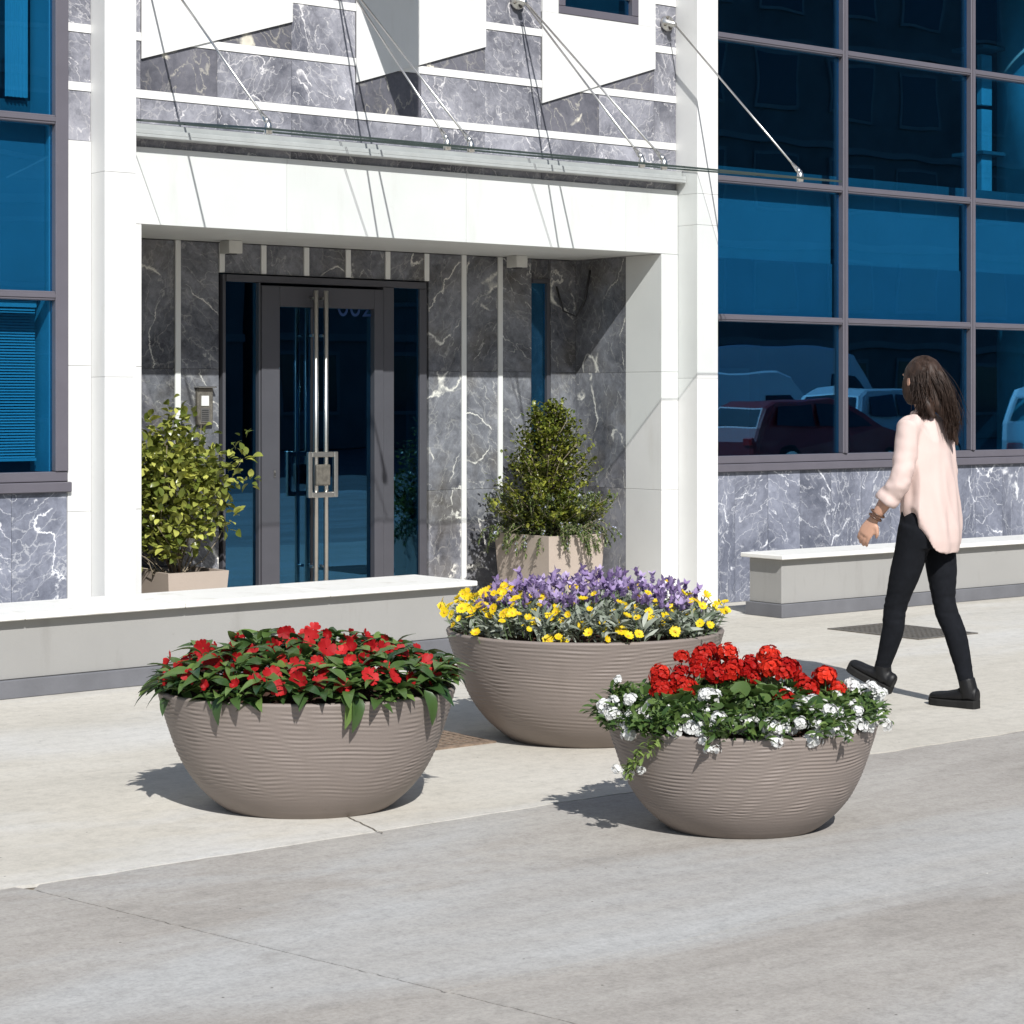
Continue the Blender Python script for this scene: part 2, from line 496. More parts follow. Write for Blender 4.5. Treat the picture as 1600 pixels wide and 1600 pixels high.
g = sheet('ground', [(-400, -400), (500, -400), (500, 500), (-400, 500)], -.03, 'asphalt')
g['kind'] = 'structure'
pv = sheet('pavement', [(-25, -4), (60, -4), (60, 30), (-25, 30)], -.012, 'joint_dirt')
pv['kind'] = 'structure'
EDGE = jitter_line((-25, 5.87), (-6, 5.89), 40, .01, 1) + jitter_line((-6, 5.89), (12, 6.03), 240, .014, 2) + jitter_line((12, 6.03), (60, 6.1), 60, .01, 3)
sheet('concrete_slab', EDGE + [(60, 30), (-25, 30)], 0, 'paving_light', pv, .01)
o = pv.children[0]
o['label'] = 'pale beige concrete slab in front of the entrance'
lo = [(x, y - .004) for x, y in EDGE]
JX = jitter_line((2.80, 5.905), (3.28, 3.5), 150, .004, 5) + jitter_line((3.28, 3.5), (4.1, -4), 120, .004, 6)
JXr = [(x + .007, y) for x, y in JX]
def upto(pts, cond):
    return [p for p in pts if cond(p)]
sheet('concrete_slab', upto(lo, lambda p: p[0] < 2.80) + JX + [(-25, -4)], -.002, 'paving_dark', pv, .01)
JY = jitter_line((3.12, 4.255), (60, 4.6), 500, .004, 8)
JYl = [(x, y - .004) for x, y in JY]
sheet('concrete_slab', upto(JXr, lambda p: p[1] > 4.262) + JY + list(reversed(upto(lo, lambda p: p[0] > 2.812))), -.002, 'paving_dark', pv, .01)
sheet('concrete_slab', JYl + [(60, -4)] + list(reversed(upto(JXr, lambda p: p[1] < 4.25))), -.002, 'paving_dark', pv, .01)
CR = jitter_line((4.175, 6.32), (4.09, 5.92), 24, .004, 9)
sheet('crack', CR + [(x + .005, y) for x, y in reversed(CR)], .003, 'joint_dirt', pv)

# ================================================================ office building
B = thing('office_building', (8, 11.5, 0), 'white and grey marble office building with blue glass windows behind the planters', 'building')

# --- solid core so that no light leaks through the cladding
def core(x0, x1, y0, y1, z0, z1, mat='grout'):
    return box('wall_core', x0, x1, y0, y1, z0, z1, mat, B)

Y0 = 11.05                      # outer face of the side walls
core(-8, 3.80, Y0 + .03, 12.3, 0, 6.2)
core(3.80, 5.46, Y0 + .025, 11.4, 0, .95)
core(5.46, 5.62, Y0 + .025, 12.30, 0, 6.2)
core(3.80, 5.46, Y0 + .10, 11.4, 5.15, 6.2)
core(5.62, 10.40, 11.125, 11.9, 2.96, 4.06)
core(5.62, 6.09, 11.125, 11.9, 4.06, 6.2); core(6.825, 7.605, 11.125, 11.9, 4.06, 6.2)
core(8.34, 9.11, 11.125, 11.9, 4.06, 6.2); core(9.845, 10.40, 11.125, 11.9, 4.06, 6.2)
core(10.40, 10.60, Y0 + .03, 12.3, 0, 6.2)
core(10.60, 16.4, Y0 + .025, 11.4, 0, .95)
core(10.60, 16.4, Y0 + .10, 11.4, 5.15, 6.2)
core(16.40, 34, Y0 + .03, 12.3, 0, 6.2)
core(5.62, 7.05, 12.075, 12.3, 0, 2.96); core(8.715, 9.66, 12.075, 12.3, 0, 2.96)
core(9.79, 10.40, 12.075, 12.3, 0, 2.96); core(7.05, 8.715, 12.075, 12.3, 2.30, 2.96)
core(9.66, 9.79, 12.075, 12.3, 2.33, 2.96)
core(5.62, 5.93, 11.30, 12.06, 0, 2.48); core(10.075, 10.40, 11.30, 12.06, 0, 2.48)
box('upper_storey', -8, 34, 11.12, 24, 6.21, 9.4, 'white_stone', B)

# --- interior: floors, ceilings, rear walls, partitions
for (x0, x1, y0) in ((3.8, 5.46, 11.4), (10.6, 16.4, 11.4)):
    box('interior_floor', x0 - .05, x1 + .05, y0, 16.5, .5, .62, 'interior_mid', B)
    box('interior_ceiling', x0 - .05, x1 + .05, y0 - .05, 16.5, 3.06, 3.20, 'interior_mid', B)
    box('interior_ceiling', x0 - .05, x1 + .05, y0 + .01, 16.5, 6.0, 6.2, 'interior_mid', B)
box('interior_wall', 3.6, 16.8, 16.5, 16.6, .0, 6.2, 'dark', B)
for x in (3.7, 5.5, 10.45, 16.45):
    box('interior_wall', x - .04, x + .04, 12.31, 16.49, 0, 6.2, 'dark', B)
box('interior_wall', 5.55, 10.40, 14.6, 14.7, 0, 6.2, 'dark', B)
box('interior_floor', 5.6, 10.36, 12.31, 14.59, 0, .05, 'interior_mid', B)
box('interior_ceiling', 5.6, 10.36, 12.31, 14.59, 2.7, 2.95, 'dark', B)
v, f = lathe([(.30, .62), (.30, 3.05)], 40)
mesh_obj('interior_column', v, f, 'interior', B, True, (15.28, 11.95, 0))
v, f = lathe([(.30, 3.21), (.30, 5.99)], 40)
mesh_obj('interior_column', v, f, 'interior', B, True, (15.28, 11.95, 0))
box('interior_panel', 14.72, 14.86, 12.05, 12.1, 3.21, 4.02, 'interior', B)
box('interior_panel', 14.72, 14.86, 12.05, 12.1, 4.06, 4.5, 'interior', B)
for z in (3.62, 4.3, 4.55):
    box('interior_shelf', 14.68, 15.0, 12.0, 12.35, z, z + .03, 'interior_mid', B)
for x in (11.1, 12.6):
    box('interior_cabinet', x, x + .9, 14.8, 15.4, 3.21, 5.0, 'interior_mid', B)
    box('interior_cabinet', x + .2, x + 1.0, 13.8, 14.5, .63, 1.75, 'interior_mid', B)

# --- marble tiles
tile_cache = {}
def tile(x0, x1, z0, z1, y, mat, parent, gap=.0025, thick=.022, name='marble_tile', proud=0):
    key = (round(x1 - x0, 4), round(z1 - z0, 4), mat, thick)
    dy = proud if proud else random.uniform(-.0012, .0012)
    if key not in tile_cache:
        hx, hz = (x1 - x0) / 2 - gap / 2, (z1 - z0) / 2 - gap / 2
        bm = bmesh.new()
        bm_box(bm, -hx, hx, 0, thick, -hz, hz)
        o = bm_done(bm, name, mat, parent, loc=((x0 + x1) / 2, y + dy, (z0 + z1) / 2))
        tile_cache[key] = o.data
        return o
    return link_mesh(name, tile_cache[key], None, parent, loc=((x0 + x1) / 2, y + dy, (z0 + z1) / 2))

def cladding(name, x0, x1, y, z0, z1, mat='grout'):
    """part of the building that carries single stones"""
    return box(name, x0, x1, y + .012, y + .0235, z0, z1, mat, B)

# upper wall between the pilasters
up = cladding('upper_wall', 5.815, 10.205, 11.10, 2.955, 4.05)
XS = [5.81, 5.955, 6.47, 6.995, 7.47, 7.98, 8.497, 8.977, 9.49, 10.0, 10.21]
PAN = [(5.955, 6.995), (7.47, 8.497), (8.977, 10.0)]
ZR = [(2.955, 3.24), (3.29, 3.575), (3.625, 3.92), (3.97, 4.26), (4.31, 4.60)]
for a, b in zip(XS[:-1], XS[1:]):
    for zi, (z0, z1) in enumerate(ZR):
        poly = [(a + .0012, z0 + .001), (b - .0012, z0 + .001), (b - .0012, z1 - .001), (a + .0012, z1 - .001)]
        inp = [p for p in PAN if a >= p[0] - .01 and b <= p[1] + .01]
        cut = False
        if inp:
            xl, xr = inp[0]
            s = (3.80 - 3.47) / (xr - xl)
            # keep only below the panel's slanted lower edge
            q = clip_poly(poly, -s, 1, 3.47 - s * xl + .02)
            cut = len(q) != 4 or q != poly
            poly = q
        if len(poly) < 3:
            continue
        if max(p[1] for p in poly) - min(p[1] for p in poly) < .01:
            continue
        if cut:
            prism('marble_tile', poly, 11.10, 11.122, 'marble_dark', up)
        else:
            m = 'marble_mid'
            tile(a, b, z0, z1, 11.10, m, up)
for zi, z0 in enumerate((3.24, 3.575, 3.92, 4.26)):
    for a, b in ((5.812, 6.99), (6.992, 8.49), (8.492, 10.208)):
        box('white_band', a, b, 11.094, 11.122, z0 + .001, z0 + .049, 'white_strip', up)
for xl, xr in PAN:
    w0, w1 = xl + .139, xl + .864
    for q in ([(xl, 3.47), (xr, 3.80), (xr, 4.09), (xl, 4.09)], [(xl, 4.091), (w0, 4.091), (w0, 5.2), (xl, 5.2)], [(w1, 4.091), (xr, 4.091), (xr, 5.2), (w1, 5.2)]):
        prism('white_panel', q, 11.083, 11.0935, 'white_stone', up)
        prism('white_panel_core', q, 11.0945, 11.124, 'white_stone', up) if q[0][1] > 4 else None
    f = box('window_frame', w0 + .001, w1 - .001, 11.078, 11.15, 4.092, 4.145, 'frame', up, .004)
    box('window_frame', w0 + .001, w0 + .06, 11.078, 11.15, 4.146, 5.2, 'frame', up, .004)
    box('window_frame', w1 - .06, w1 - .001, 11.078, 11.15, 4.146, 5.2, 'frame', up, .004)
    box('pane', w0 + .061, w1 - .061, 11.12, 11.126, 4.146, 5.2, 'glass', up)

# small wall strips beside the left pilaster: marble above, white stone below
side = cladding('side_wall', 5.461, 5.609, Y0, .0, 5.2)
for z0, z1 in ZR:
    tile(5.462, 5.608, z0, z1, Y0, 'marble_mid', side)
for z0 in (3.24, 3.575, 3.92, 4.26):
    box('white_band', 5.462, 5.608, Y0 - .005, Y0 + .02, z0 + .001, z0 + .049, 'white_strip', side)
for z0, z1 in ((.0, .83), (.832, 1.665), (1.667, 2.953)):
    box('white_stone_block', 5.462, 5.608, Y0 - .004, Y0 + .011, z0, z1, 'white_stone', side, .001)

# pilasters
for x0, js in ((5.61, (0, 1.6, 2.77, 4.4, 6.2)), (10.212, (0, 1.62, 2.70, 2.92, 4.6, 6.2))):
    p = box('pilaster', x0 + .012, x0 + .188, 10.895, 11.30, 0, 6.19, 'grout', B)
    for a, b in zip(js[:-1], js[1:]):
        box('white_stone_block', x0, x0 + .20, 10.88, 11.32, a + .0008, b - .0008, 'white_stone', p, .0015)

# portal: lintel and jambs
lt = box('lintel', 5.84, 10.18, 11.10, 12.06, 2.52, 2.93, 'grout', B)
xs = [5.811, 6.95, 8.33, 9.72, 10.209]
for a, b in zip(xs[:-1], xs[1:]):
    box('white_stone_block', a + .0008, b - .0008, 11.078, 11.14, 2.50, 2.953, 'white_stone', lt, .002)
box('soffit', 5.812, 10.205, 11.142, 12.07, 2.50, 2.515, 'white_stone', lt)
for (xa, xb, xi, nm) in ((5.811, 5.95, 1, 'jamb'), (10.052, 10.209, 0, 'jamb')):
    j = box(nm, xa + .01, xb - .01, 11.09, 11.45, 0, 2.49, 'grout', B)
    for a, b in ((0, .829), (.831, 1.664), (1.666, 2.498)):
        box('white_stone_block', xa, xb, 11.078, 11.46, a, b, 'white_stone', j, .0015)

# porch: side walls, rear wall
sw = box('porch_side_wall', 10.067, 10.075, 11.465, 12.05, 0, 2.49, 'grout', B)
for a, b in ((0, .829), (.831, 1.664), (1.666, 2.498)):
    box('marble_tile', 10.053, 10.066, 11.462, 12.048, a, b, 'marble_porch', sw)
sw = box('porch_side_wall', 5.93, 5.937, 11.465, 12.05, 0, 2.49, 'grout', B)
for a, b in ((0, .829), (.831, 1.664), (1.666, 2.498)):
    box('marble_tile', 5.938, 5.949, 11.462, 12.048, a, b, 'marble_porch', sw)
YB = 12.05
rw = box('porch_rear_wall', 5.955, 7.045, YB + .02, YB + .024, 0, 2.49, 'grout', B)
STR = [6.40, 6.73, 7.056, 7.374, 7.71, 8.046, 8.375, 8.708, 9.035, 9.363]
ZP = ((0, .83), (.83, 1.67), (1.67, 2.495))
def porch_cols(cols, zs):
    for a, b in cols:
        for z0, z1 in zs:
            tile(a, b, z0, z1, YB, 'marble_porch', rw)
porch_cols([(5.952, 6.38), (6.42, 6.71), (6.75, 7.036)], ZP)
porch_cols([(8.728, 9.015), (9.055, 9.343), (9.383, 9.655)], ZP)
porch_cols([(7.076, 7.354), (7.394, 7.69), (7.73, 8.026), (8.066, 8.355), (8.395, 8.688)], ((2.30, 2.495),))
for x in STR:
    z0 = 2.302 if 7.0 < x < 8.72 else 0
    box('white_strip', x - .02, x + .02, YB - .012, YB + .02, z0, 2.494 if z0 else 2.498, 'white_strip', rw, .002)
for z0, z1 in ZP:                                             # pier at the right, a little proud
    box('marble_tile', 9.815, 10.05, YB - .030, YB + .02, z0 + .001, z1 - .001, 'marble_porch', rw)
box('slot_frame', 9.785, 9.814, YB - .02, YB + .02, 0, 2.32, 'door_frame', rw)
box('slot_frame', 9.657, 9.814, YB - .02, YB + .02, 2.321, 2.35, 'door_frame', rw)
box('slot_pane', 9.657, 9.784, YB + .005, YB + .011, 0, 2.32, 'glass', rw)
box('marble_tile', 9.657, 9.814, YB, YB + .02, 2.351, 2.495, 'marble_porch', rw)

# lamps under the soffit
for x in (6.985, 9.345):
    l = box('soffit_lamp', x, x + .10, 11.83, 11.95, 2.415, 2.499, 'box_white', B, .003)
    box('lamp_lens', x + .025, x + .075, 11.86, 11.92, 2.409, 2.4145, 'black', l)
# camera/cable arm in the porch corner
tube('cable', [(9.86, 12.01, 2.30), (9.90, 11.98, 2.12), (10.0, 11.95, 2.08), (10.04, 11.9, 2.2), (10.045, 11.85, 2.42)], .008, 'black', B)

# intercom
ic = box('intercom', 6.86, 6.975, YB - .035, YB + .0, 1.305, 1.545, 'iron', B, .006)
box('rain_hood', 6.85, 6.985, YB - .065, YB - .002, 1.546, 1.556, 'steel', ic, .002)
box('name_plate', 6.885, 6.94, YB - .041, YB - .0355, 1.43, 1.495, 'white_strip', ic)
box('speaker_grille', 6.88, 6.945, YB - .040, YB - .0355, 1.325, 1.415, 'steel', ic)
bmg = bmesh.new()
for i in range(6):
    bm_box(bmg, 6.888, 6.937, YB - .0425, YB - .0405, 1.335 + i * .0125, 1.340 + i * .0125)
bm_done(bmg, 'grille_slots', 'black', ic)

# --- entrance door with side lights
D = box('entrance_door', 7.077, 8.688, YB - .03, YB + .05, 2.245, 2.29, 'door_frame', B, .003)
D['label'] = 'grey framed glass entrance door with long steel pull bars'
def dframe(x0, x1, z0, z1, dy=0, name='door_stile', bev=.003):
    return box(name, x0, x1, YB - .04 - dy, YB + .05, z0, z1, 'door_frame', D, bev)
dframe(7.056, 7.078, .02, 2.29, -.02, 'frame_post'); dframe(8.64, 8.70, .02, 2.244, -.02, 'frame_post')
dframe(7.318, 7.332, .02, 2.244, .0, 'frame_post')
dframe(7.334, 7.474, .02, 2.225, .01)                       # left leaf outer stile
dframe(7.475, 8.235, 2.09, 2.225, .01, 'top_rail')
dframe(7.475, 8.235, .02, .12, .01, 'bottom_rail')
dframe(8.236, 8.31, .02, 2.225, .01)
dframe(8.315, 8.405, .02, 2.244, .0, 'frame_post')
dframe(7.745, 7.765, .121, 2.089, -.03, 'meeting_stile')
for x0, x1 in ((7.079, 7.317), (8.406, 8.639)):
    box('side_light', x0, x1, YB + .0, YB + .008, .02, 2.244, 'glass_door', D)
for x0, x1 in ((7.475, 7.744), (7.766, 8.235)):
    box('door_pane', x0, x1, YB + .0, YB + .008, .121, 2.089, 'glass_door', D)
h = tube('pull_bar', [(7.715, YB - .115, .10), (7.715, YB - .115, 2.20)], .0165, 'steel', D, 14)
h2 = tube('pull_bar', [(7.795, YB - .115, .10), (7.795, YB - .115, 2.20)], .0165, 'steel', D, 14)
for z in (.35, 1.9, 2.15):
    for x in (7.715, 7.795):
        tube('bar_mount', [(x, YB - .10, z), (x, YB - .045, z)], .010, 'steel', D, 10)
lk = box('lock_frame', 7.64, 7.67, YB - .145, YB - .112, .815, 1.12, 'steel', D, .004)
box('frame_side', 7.845, 7.875, YB - .145, YB - .112, .815, 1.12, 'steel', lk, .004)
box('frame_bar', 7.671, 7.844, YB - .144, YB - .113, 1.085, 1.12, 'steel', lk, .004)
box('frame_bar', 7.671, 7.844, YB - .144, YB - .113, .815, .85, 'steel', lk, .004)
box('lock_case', 7.70, 7.81, YB - .150, YB - .10, .895, 1.035, 'iron', lk, .006)
box('keyhole', 7.425, 7.437, YB - .056, YB - .0505, .955, 1.0, 'steel', D)
box('keyhole', 7.428, 7.434, YB - .059, YB - .0565, .96, .985, 'black', D)
# number lettering on the glass, its upper half behind the top rail
tcu = bpy.data.curves.new('number', 'FONT')
tcu.body = '002'
tcu.size = .20
tcu.extrude = .001
to = bpy.data.objects.new('number', tcu)
col.objects.link(to)
dg = bpy.context.evaluated_depsgraph_get()
tme = bpy.data.meshes.new_from_object(to.evaluated_get(dg))
bpy.data.objects.remove(to)
tme.transform(Matrix.Translation((7.955, YB - .004, 2.04)) @ Matrix.Rotation(R(90), 4, 'X'))
M['number'] = plain('blue_vinyl', (.01, .05, .17), .5)
tme.materials.clear()
link_mesh('number', tme, 'number', D)

# --- glazing
def glazing(name, xs, zs, label, parent=B):
    """curtain window: verticals xs, horizontals zs"""
    W = box(name, xs[0], xs[-1], Y0 - .012, Y0 + .055, zs[0] - .045, zs[0] + .012, 'frame', B, .004)
    W['label'] = label
    for i, x in enumerate(xs):
        hw = .04 if i in (0, len(xs) - 1) else .028
        dx = hw if i == 0 else (-hw if i == len(xs) - 1 else 0)
        box('mullion', x - hw + dx, x + hw + dx, Y0 - .022, Y0 + .055, zs[0] + .0125, zs[-1], 'frame', W, .005)
        if 0 < i < len(xs) - 1:
            box('mullion_cap', x - .013, x + .013, Y0 - .030, Y0 - .0222, zs[0] + .0125, zs[-1], 'frame', W, .002)
    for k, z in enumerate(zs[1:]):
        for a, b in zip(xs[:-1], xs[1:]):
            l = a + (.08 if a == xs[0] else .0285)
            r = b - (.08 if b == xs[-1] else .0285)
            box('transom', l, r, Y0 - .016, Y0 + .055, z - .026, z + .026, 'frame', W, .004)
            box('transom_cap', l, r, Y0 - .022, Y0 - .0163, z - .012, z + .012, 'frame', W, .002)
    for k in range(len(zs) - 1):
        for a, b in zip(xs[:-1], xs[1:]):
            l = a + (.08 if a == xs[0] else .0285)
            r = b - (.08 if b == xs[-1] else .0285)
            lo_ = zs[k] + (.013 if k == 0 else .0265)
            p = box('pane', l, r, 0, .008, lo_, zs[k + 1] - .0265, 'glass', W)
            p.location.y = Y0 + .03
            p.rotation_euler = (random.uniform(-.0015, .0015), 0, random.uniform(-.0015, .0015))
    box('sill', xs[0] - .0, xs[-1] + .015, Y0 - .035, Y0 + .05, zs[0] - .105, zs[0] - .047, 'frame', W, .005)
    return W

ZS = [1.05, 2.06, 3.06, 4.09, 5.14]
WR = glazing('window', [10.40, 11.89, 13.375, 14.86, 16.35], ZS, 'large blue glazed window grid to the right of the entrance')
WL = glazing('window', [3.82, 5.46], ZS, 'blue window with lowered blind left of the entrance')
for a, b in ((10.62, 11.85), (11.92, 13.34), (13.41, 14.82), (14.90, 16.2)):
    box('spandrel_panel', a, b, Y0 + .10, Y0 + .13, 2.09, 3.04, 'spandrel', WR)
    box('spandrel_panel', a, b, Y0 + .085, Y0 + .098, 2.09, 2.50, 'spandrel_low', WR)
box('spandrel_panel', 3.92, 5.37, Y0 + .10, Y0 + .13, 2.09, 3.04, 'spandrel', WL)
# blind in the lower left window: slats
bl = box('blind', 3.92, 5.355, Y0 + .175, Y0 + .20, 2.0, 2.035, 'blind', WL)
sl = None
for i in range(52):
    z = 1.145 + i * .0165
    if sl is None:
        bm = bmesh.new()
        vs = [bm.verts.new(p) for p in ((-.68, -.007, -.006), (.68, -.007, -.006), (.68, .007, .0075), (-.68, .007, .0075))]
        bm.faces.new(vs)
        so = bm_done(bm, 'slat', 'blind', bl, loc=(4.67, Y0 + .187, z))
        sl = so.data
    else:
        link_mesh('slat', sl, None, bl, loc=(4.67, Y0 + .187, z))
box('bottom_rail', 3.92, 5.355, Y0 + .177, Y0 + .198, 1.12, 1.136, 'blind', bl)
# pale curtains behind the upper left window
for a, b in ((4.55, 5.165), (5.20, 5.345)):
    V, F = [], []
    n = 30
    for i in range(n + 1):
        x = a + (b - a) * i / n
        y = Y0 + .26 + .012 * math.sin(i * 1.3)
        V += [(x, y, 3.21), (x, y, 3.78 if b < 5.2 else 4.06)]
    for i in range(n):
        F.append((2 * i, 2 * i + 2, 2 * i + 3, 2 * i + 1))
    mesh_obj('curtain', V, F, 'blind', WL, True)
box('inner_jamb', 5.375, 5.40, Y0 + .056, Y0 + .30, 1.06, 5.1, 'blind', WL)

# low marble walls under the windows
for nm, x0, n, ms in (('low_wall', 10.41, 18, 'marble_low'), ('low_wall', 5.46 - .34 * 5, 5, 'marble_low')):
    stp = .335 if x0 > 9 else .34
    lw = cladding(nm, x0, x0 + n * stp, Y0, 0, .944)
    for i in range(n):
        tile(x0 + i * stp, x0 + (i + 1) * stp, 0, .944, Y0, ms, lw)

# --- canopy
CA = box('canopy', 5.815, 10.205, 11.03, 11.093, 3.00, 3.085, 'rail', B, .004)
CA['label'] = 'clear glass canopy hung on steel rods over the entrance'
box('gutter_lip', 5.815, 10.205, 10.985, 11.029, 3.00, 3.018, 'rail', CA, .003)
box('gutter_lip', 5.815, 10.205, 10.985, 10.992, 3.019, 3.045, 'rail', CA, .002)
zf, zb, yf, yb = 2.885, 3.092, 9.50, 11.02
for a, b in ((5.83, 7.295), (7.305, 8.80), (8.81, 10.205)):
    V = [(a, yf, zf), (b, yf, zf), (b, yb, zb), (a, yb, zb), (a, yf, zf + .012), (b, yf, zf + .012), (b, yb, zb + .012), (a, yb, zb + .012)]
    F = [(3, 2, 1, 0), (4, 5, 6, 7), (0, 1, 5, 4), (1, 2, 6, 5), (2, 3, 7, 6), (3, 0, 4, 7)]
    o = mesh_obj('canopy_pane', V, F, 'canopy_glass', CA)
    o.data.materials.append(M['canopy_edge'])
    for i, p in enumerate(o.data.polygons):
        p.material_index = 1 if i >= 2 else 0
def zg(y):
    return zf + .012 + (zb - zf) * (y - yf) / (yb - yf)
for xa, tgt in ((5.92, (6.02,)), (7.30, (7.22, 7.39)), (8.76, (8.715, 8.90)), (10.11, (10.11,))):
    za, ya = 4.13, 11.085
    an = tube('rod_anchor', [(xa, 11.093, za), (xa, 11.07, za), (xa, 11.06, za), (xa, 11.0, za - .02)], [.055, .055, .022, .018], 'steel', CA, 14)
    for k in range(4):
        t = k * math.pi / 2 + .4
        tube('anchor_bolt', [(xa + .04 * math.cos(t), 11.069, za + .04 * math.sin(t)), (xa + .04 * math.cos(t), 11.058, za + .04 * math.sin(t))], .009, 'iron', an, 8)
    for xt in tgt:
        p0, p1 = Vector((xa + (xt - xa) * .08, 10.99, za - .03)), Vector((xt, 9.785, zg(9.785) + .03))
        r = tube('rod', [p0, p1], .0068, 'steel', CA, 10)
        e = p1 + (p0 - p1).normalized() * .10
        tube('rod_end', [e, p1 + (p0 - p1).normalized() * .03, p1], [.009, .016, .016], 'steel', r, 10)
        q = zg(9.785)
        tube('glass_fitting', [(xt, 9.785, q - .030), (xt, 9.785, q + .0), (xt, 9.785, q + .012), (xt, 9.785, q + .045)], [.022, .022, .022, .012], 'steel', r, 12)

# blade sign higher up on the facade: above the picture, only its shadow falls into it
bs = thing('blade_sign', (7.38, 11.1, 4.36), 'plain white blade sign projecting from the facade above the canopy', 'sign')
box('sign_box', 7.30, 7.46, 9.9, 11.0, 4.36, 5.5, 'box_white', bs, .01)
box('bracket', 7.36, 7.40, 11.0, 11.12, 4.6, 4.7, 'steel', bs)
box('bracket', 7.36, 7.40, 11.0, 11.12, 5.2, 5.3, 'steel', bs)

# ================================================================ benches
def bench(x0, x1, yfront, depth, rotz, pivot, label, seams, h=.417):
    T = thing('bench', (pivot[0], pivot[1], 0), label, 'bench', 'stone benches in front of the facade')
    objs = []
    objs.append(box('plinth', x0, x1, yfront, yfront + depth - .02, 0, .092, 'plinth', None, .004))
    objs.append(box('body', x0 + .02, x1 - .02, yfront + .022, yfront + depth - .04, .093, h - .034, 'bench_body', None, .004))
    objs.append(box('shadow_gap', x0 + .035, x1 - .035, yfront + .035, yfront + depth - .05, h - .034, h - .0305, 'grout', None))
    ss = [x0 - .03] + seams + [x1 + .03]
    for a, b in zip(ss[:-1], ss[1:]):
        objs.append(box('cap_slab', a + .0015, b - .0015, yfront - .035, yfront + depth + .0, h - .030, h, 'bench_cap', None, .005))
    rot = Matrix.Translation((pivot[0], pivot[1], 0)) @ Matrix.Rotation(rotz, 4, 'Z') @ Matrix.Translation((-pivot[0], -pivot[1], 0))
    for o in objs:
        bpy.context.view_layer.update()
        o.matrix_world = rot @ Matrix.Translation(o.location)
        child(o, T)
    return T

bench(-2.0, 7.42, 9.69, .56, R(2.6), (4.43, 9.69), 'long grey bench with white cap passing in front of the entrance', [.2, 1.5, 2.7, 4.55, 5.47, 6.4])
bench(10.2, 15.8, 10.04, .37, 0, (10.2, 10.04), 'grey bench with white cap beside the walking woman', [11.3, 12.4, 13.6, 14.7], h=.425)

# ================================================================ drain grates
def grate(x0, x1, y0, y1, mat, label, nx, ny):
    T = thing('drain_grate', ((x0 + x1) / 2, (y0 + y1) / 2, 0), label, 'drain grate', 'drain grates in the paving')
    sheet('pit', [(x0, y0), (x1, y0), (x1, y1), (x0, y1)], .0025, 'joint_dirt', T)
    fr = bmesh.new()
    for a in ((x0 - .03, x1 + .03, y0 - .03, y0), (x0 - .03, x1 + .03, y1, y1 + .03), (x0 - .03, x0, y0, y1), (x1, x1 + .03, y0, y1)):
        bm_box(fr, a[0], a[1], a[2], a[3], -.004, .007)
    bm_done(fr, 'frame', mat, T)
    for i in range(nx):
        x = x0 + (x1 - x0) * (i + .5) / nx
        box('bar', x - .011, x + .011, y0, y1, -.002, .006, mat, T)
    cr = bmesh.new()
    for i in range(ny):
        y = y0 + (y1 - y0) * (i + .5) / ny
        bm_box(cr, x0, x1, y - .010, y + .010, -.002, .0045)
    bm_done(cr, 'cross_bars', mat, T)
    return T
grate(9.98, 10.48, 8.66, 9.36, 'iron', 'dark iron drain grate in the paving behind the walking woman', 11, 16)
grate(5.02, 5.53, 7.21, 7.85, 'rust', 'rusty drain grate half hidden between the two left planters', 11, 14)

# ================================================================ leaves and flowers
def rot_to(d, roll=0.0):
    """3x3 whose x axis points along d, z axis as far up as possible, rolled about x"""
    d = Vector(d).normalized()
    up = Vector((0, 0, 1)) if abs(d.z) < .97 else Vector((0, 1, 0))
    y = up.cross(d).normalized()
    z = d.cross(y)
    m = Matrix((d, y, z)).transposed()
    return m @ Matrix.Rotation(roll, 3, 'X')

def leaf_geo(L, W, n=5, fold=.25, droop=.35, pw=.85, wave=0.0):
    V, F = [], []
    for i in range(n + 1):
        t = i / n
        wd = W * .5 * max(0.0, math.sin(math.pi * t ** pw)) ** .9 + (.002 if i < n else 0)
        x = L * (t - .10 * droop * t * t)
        z = -droop * L * t * t * .6 + .06 * L * math.sin(math.pi * t)
        lift = fold * wd
        wv = wave * W * math.sin(t * 9)
        V += [(x, wd, z + lift + wv), (x, 0, z), (x, -wd, z + lift - wv)]
    for i in range(n):
        a = 3 * i
        F += [(a, a + 3, a + 4, a + 1), (a + 1, a + 4, a + 5, a + 2)]
    return np.array(V), F

def scatter_mesh(name, geos, xf, mat, parent, smooth=True):
    """xf: list of (geo index, Matrix3, scale, position): joined into one mesh with a tone per piece"""
    Vs, Fs, tn, base = [], [], [], 0
    for gi, m3, s, p in xf:
        V, F = geos[gi]
        A = np.array(m3)
        Vs.append((V * s) @ A.T + np.array(p))
        Fs += [tuple(i + base for i in f) for f in F]
        tn += [random.random()] * len(V)
        base += len(V)
    if not Vs:
        return None
    V = np.concatenate(Vs)
    me = bpy.data.meshes.new(name)
    me.from_pydata(V.tolist(), [], Fs)
    at = me.attributes.new('tone', 'FLOAT', 'POINT')
    at.data.foreach_set('value', tn)
    o = link_mesh(name, me, mat, parent, smooth)
    o['kind'] = 'stuff'
    return o

def piece_objs(name, geos, xf, mat, parent, smooth=True):
    """every piece an object of its own, sharing mesh data"""
    meshes = []
    for V, F in geos:
        me = bpy.data.meshes.new(name)
        me.from_pydata(V.tolist(), [], F)
        me.materials.append(M[mat])
        if smooth:
            me.polygons.foreach_set('use_smooth', [True] * len(me.polygons))
        meshes.append(me)
    inv = Matrix.Translation(-abs_loc(parent))
    for gi, m3, s, p in xf:
        o = bpy.data.objects.new(name, meshes[gi])
        col.objects.link(o)
        o.parent = parent
        o.matrix_parent_inverse = inv
        o.matrix_basis = Matrix.Translation(p) @ (Matrix(m3) * s).to_4x4()

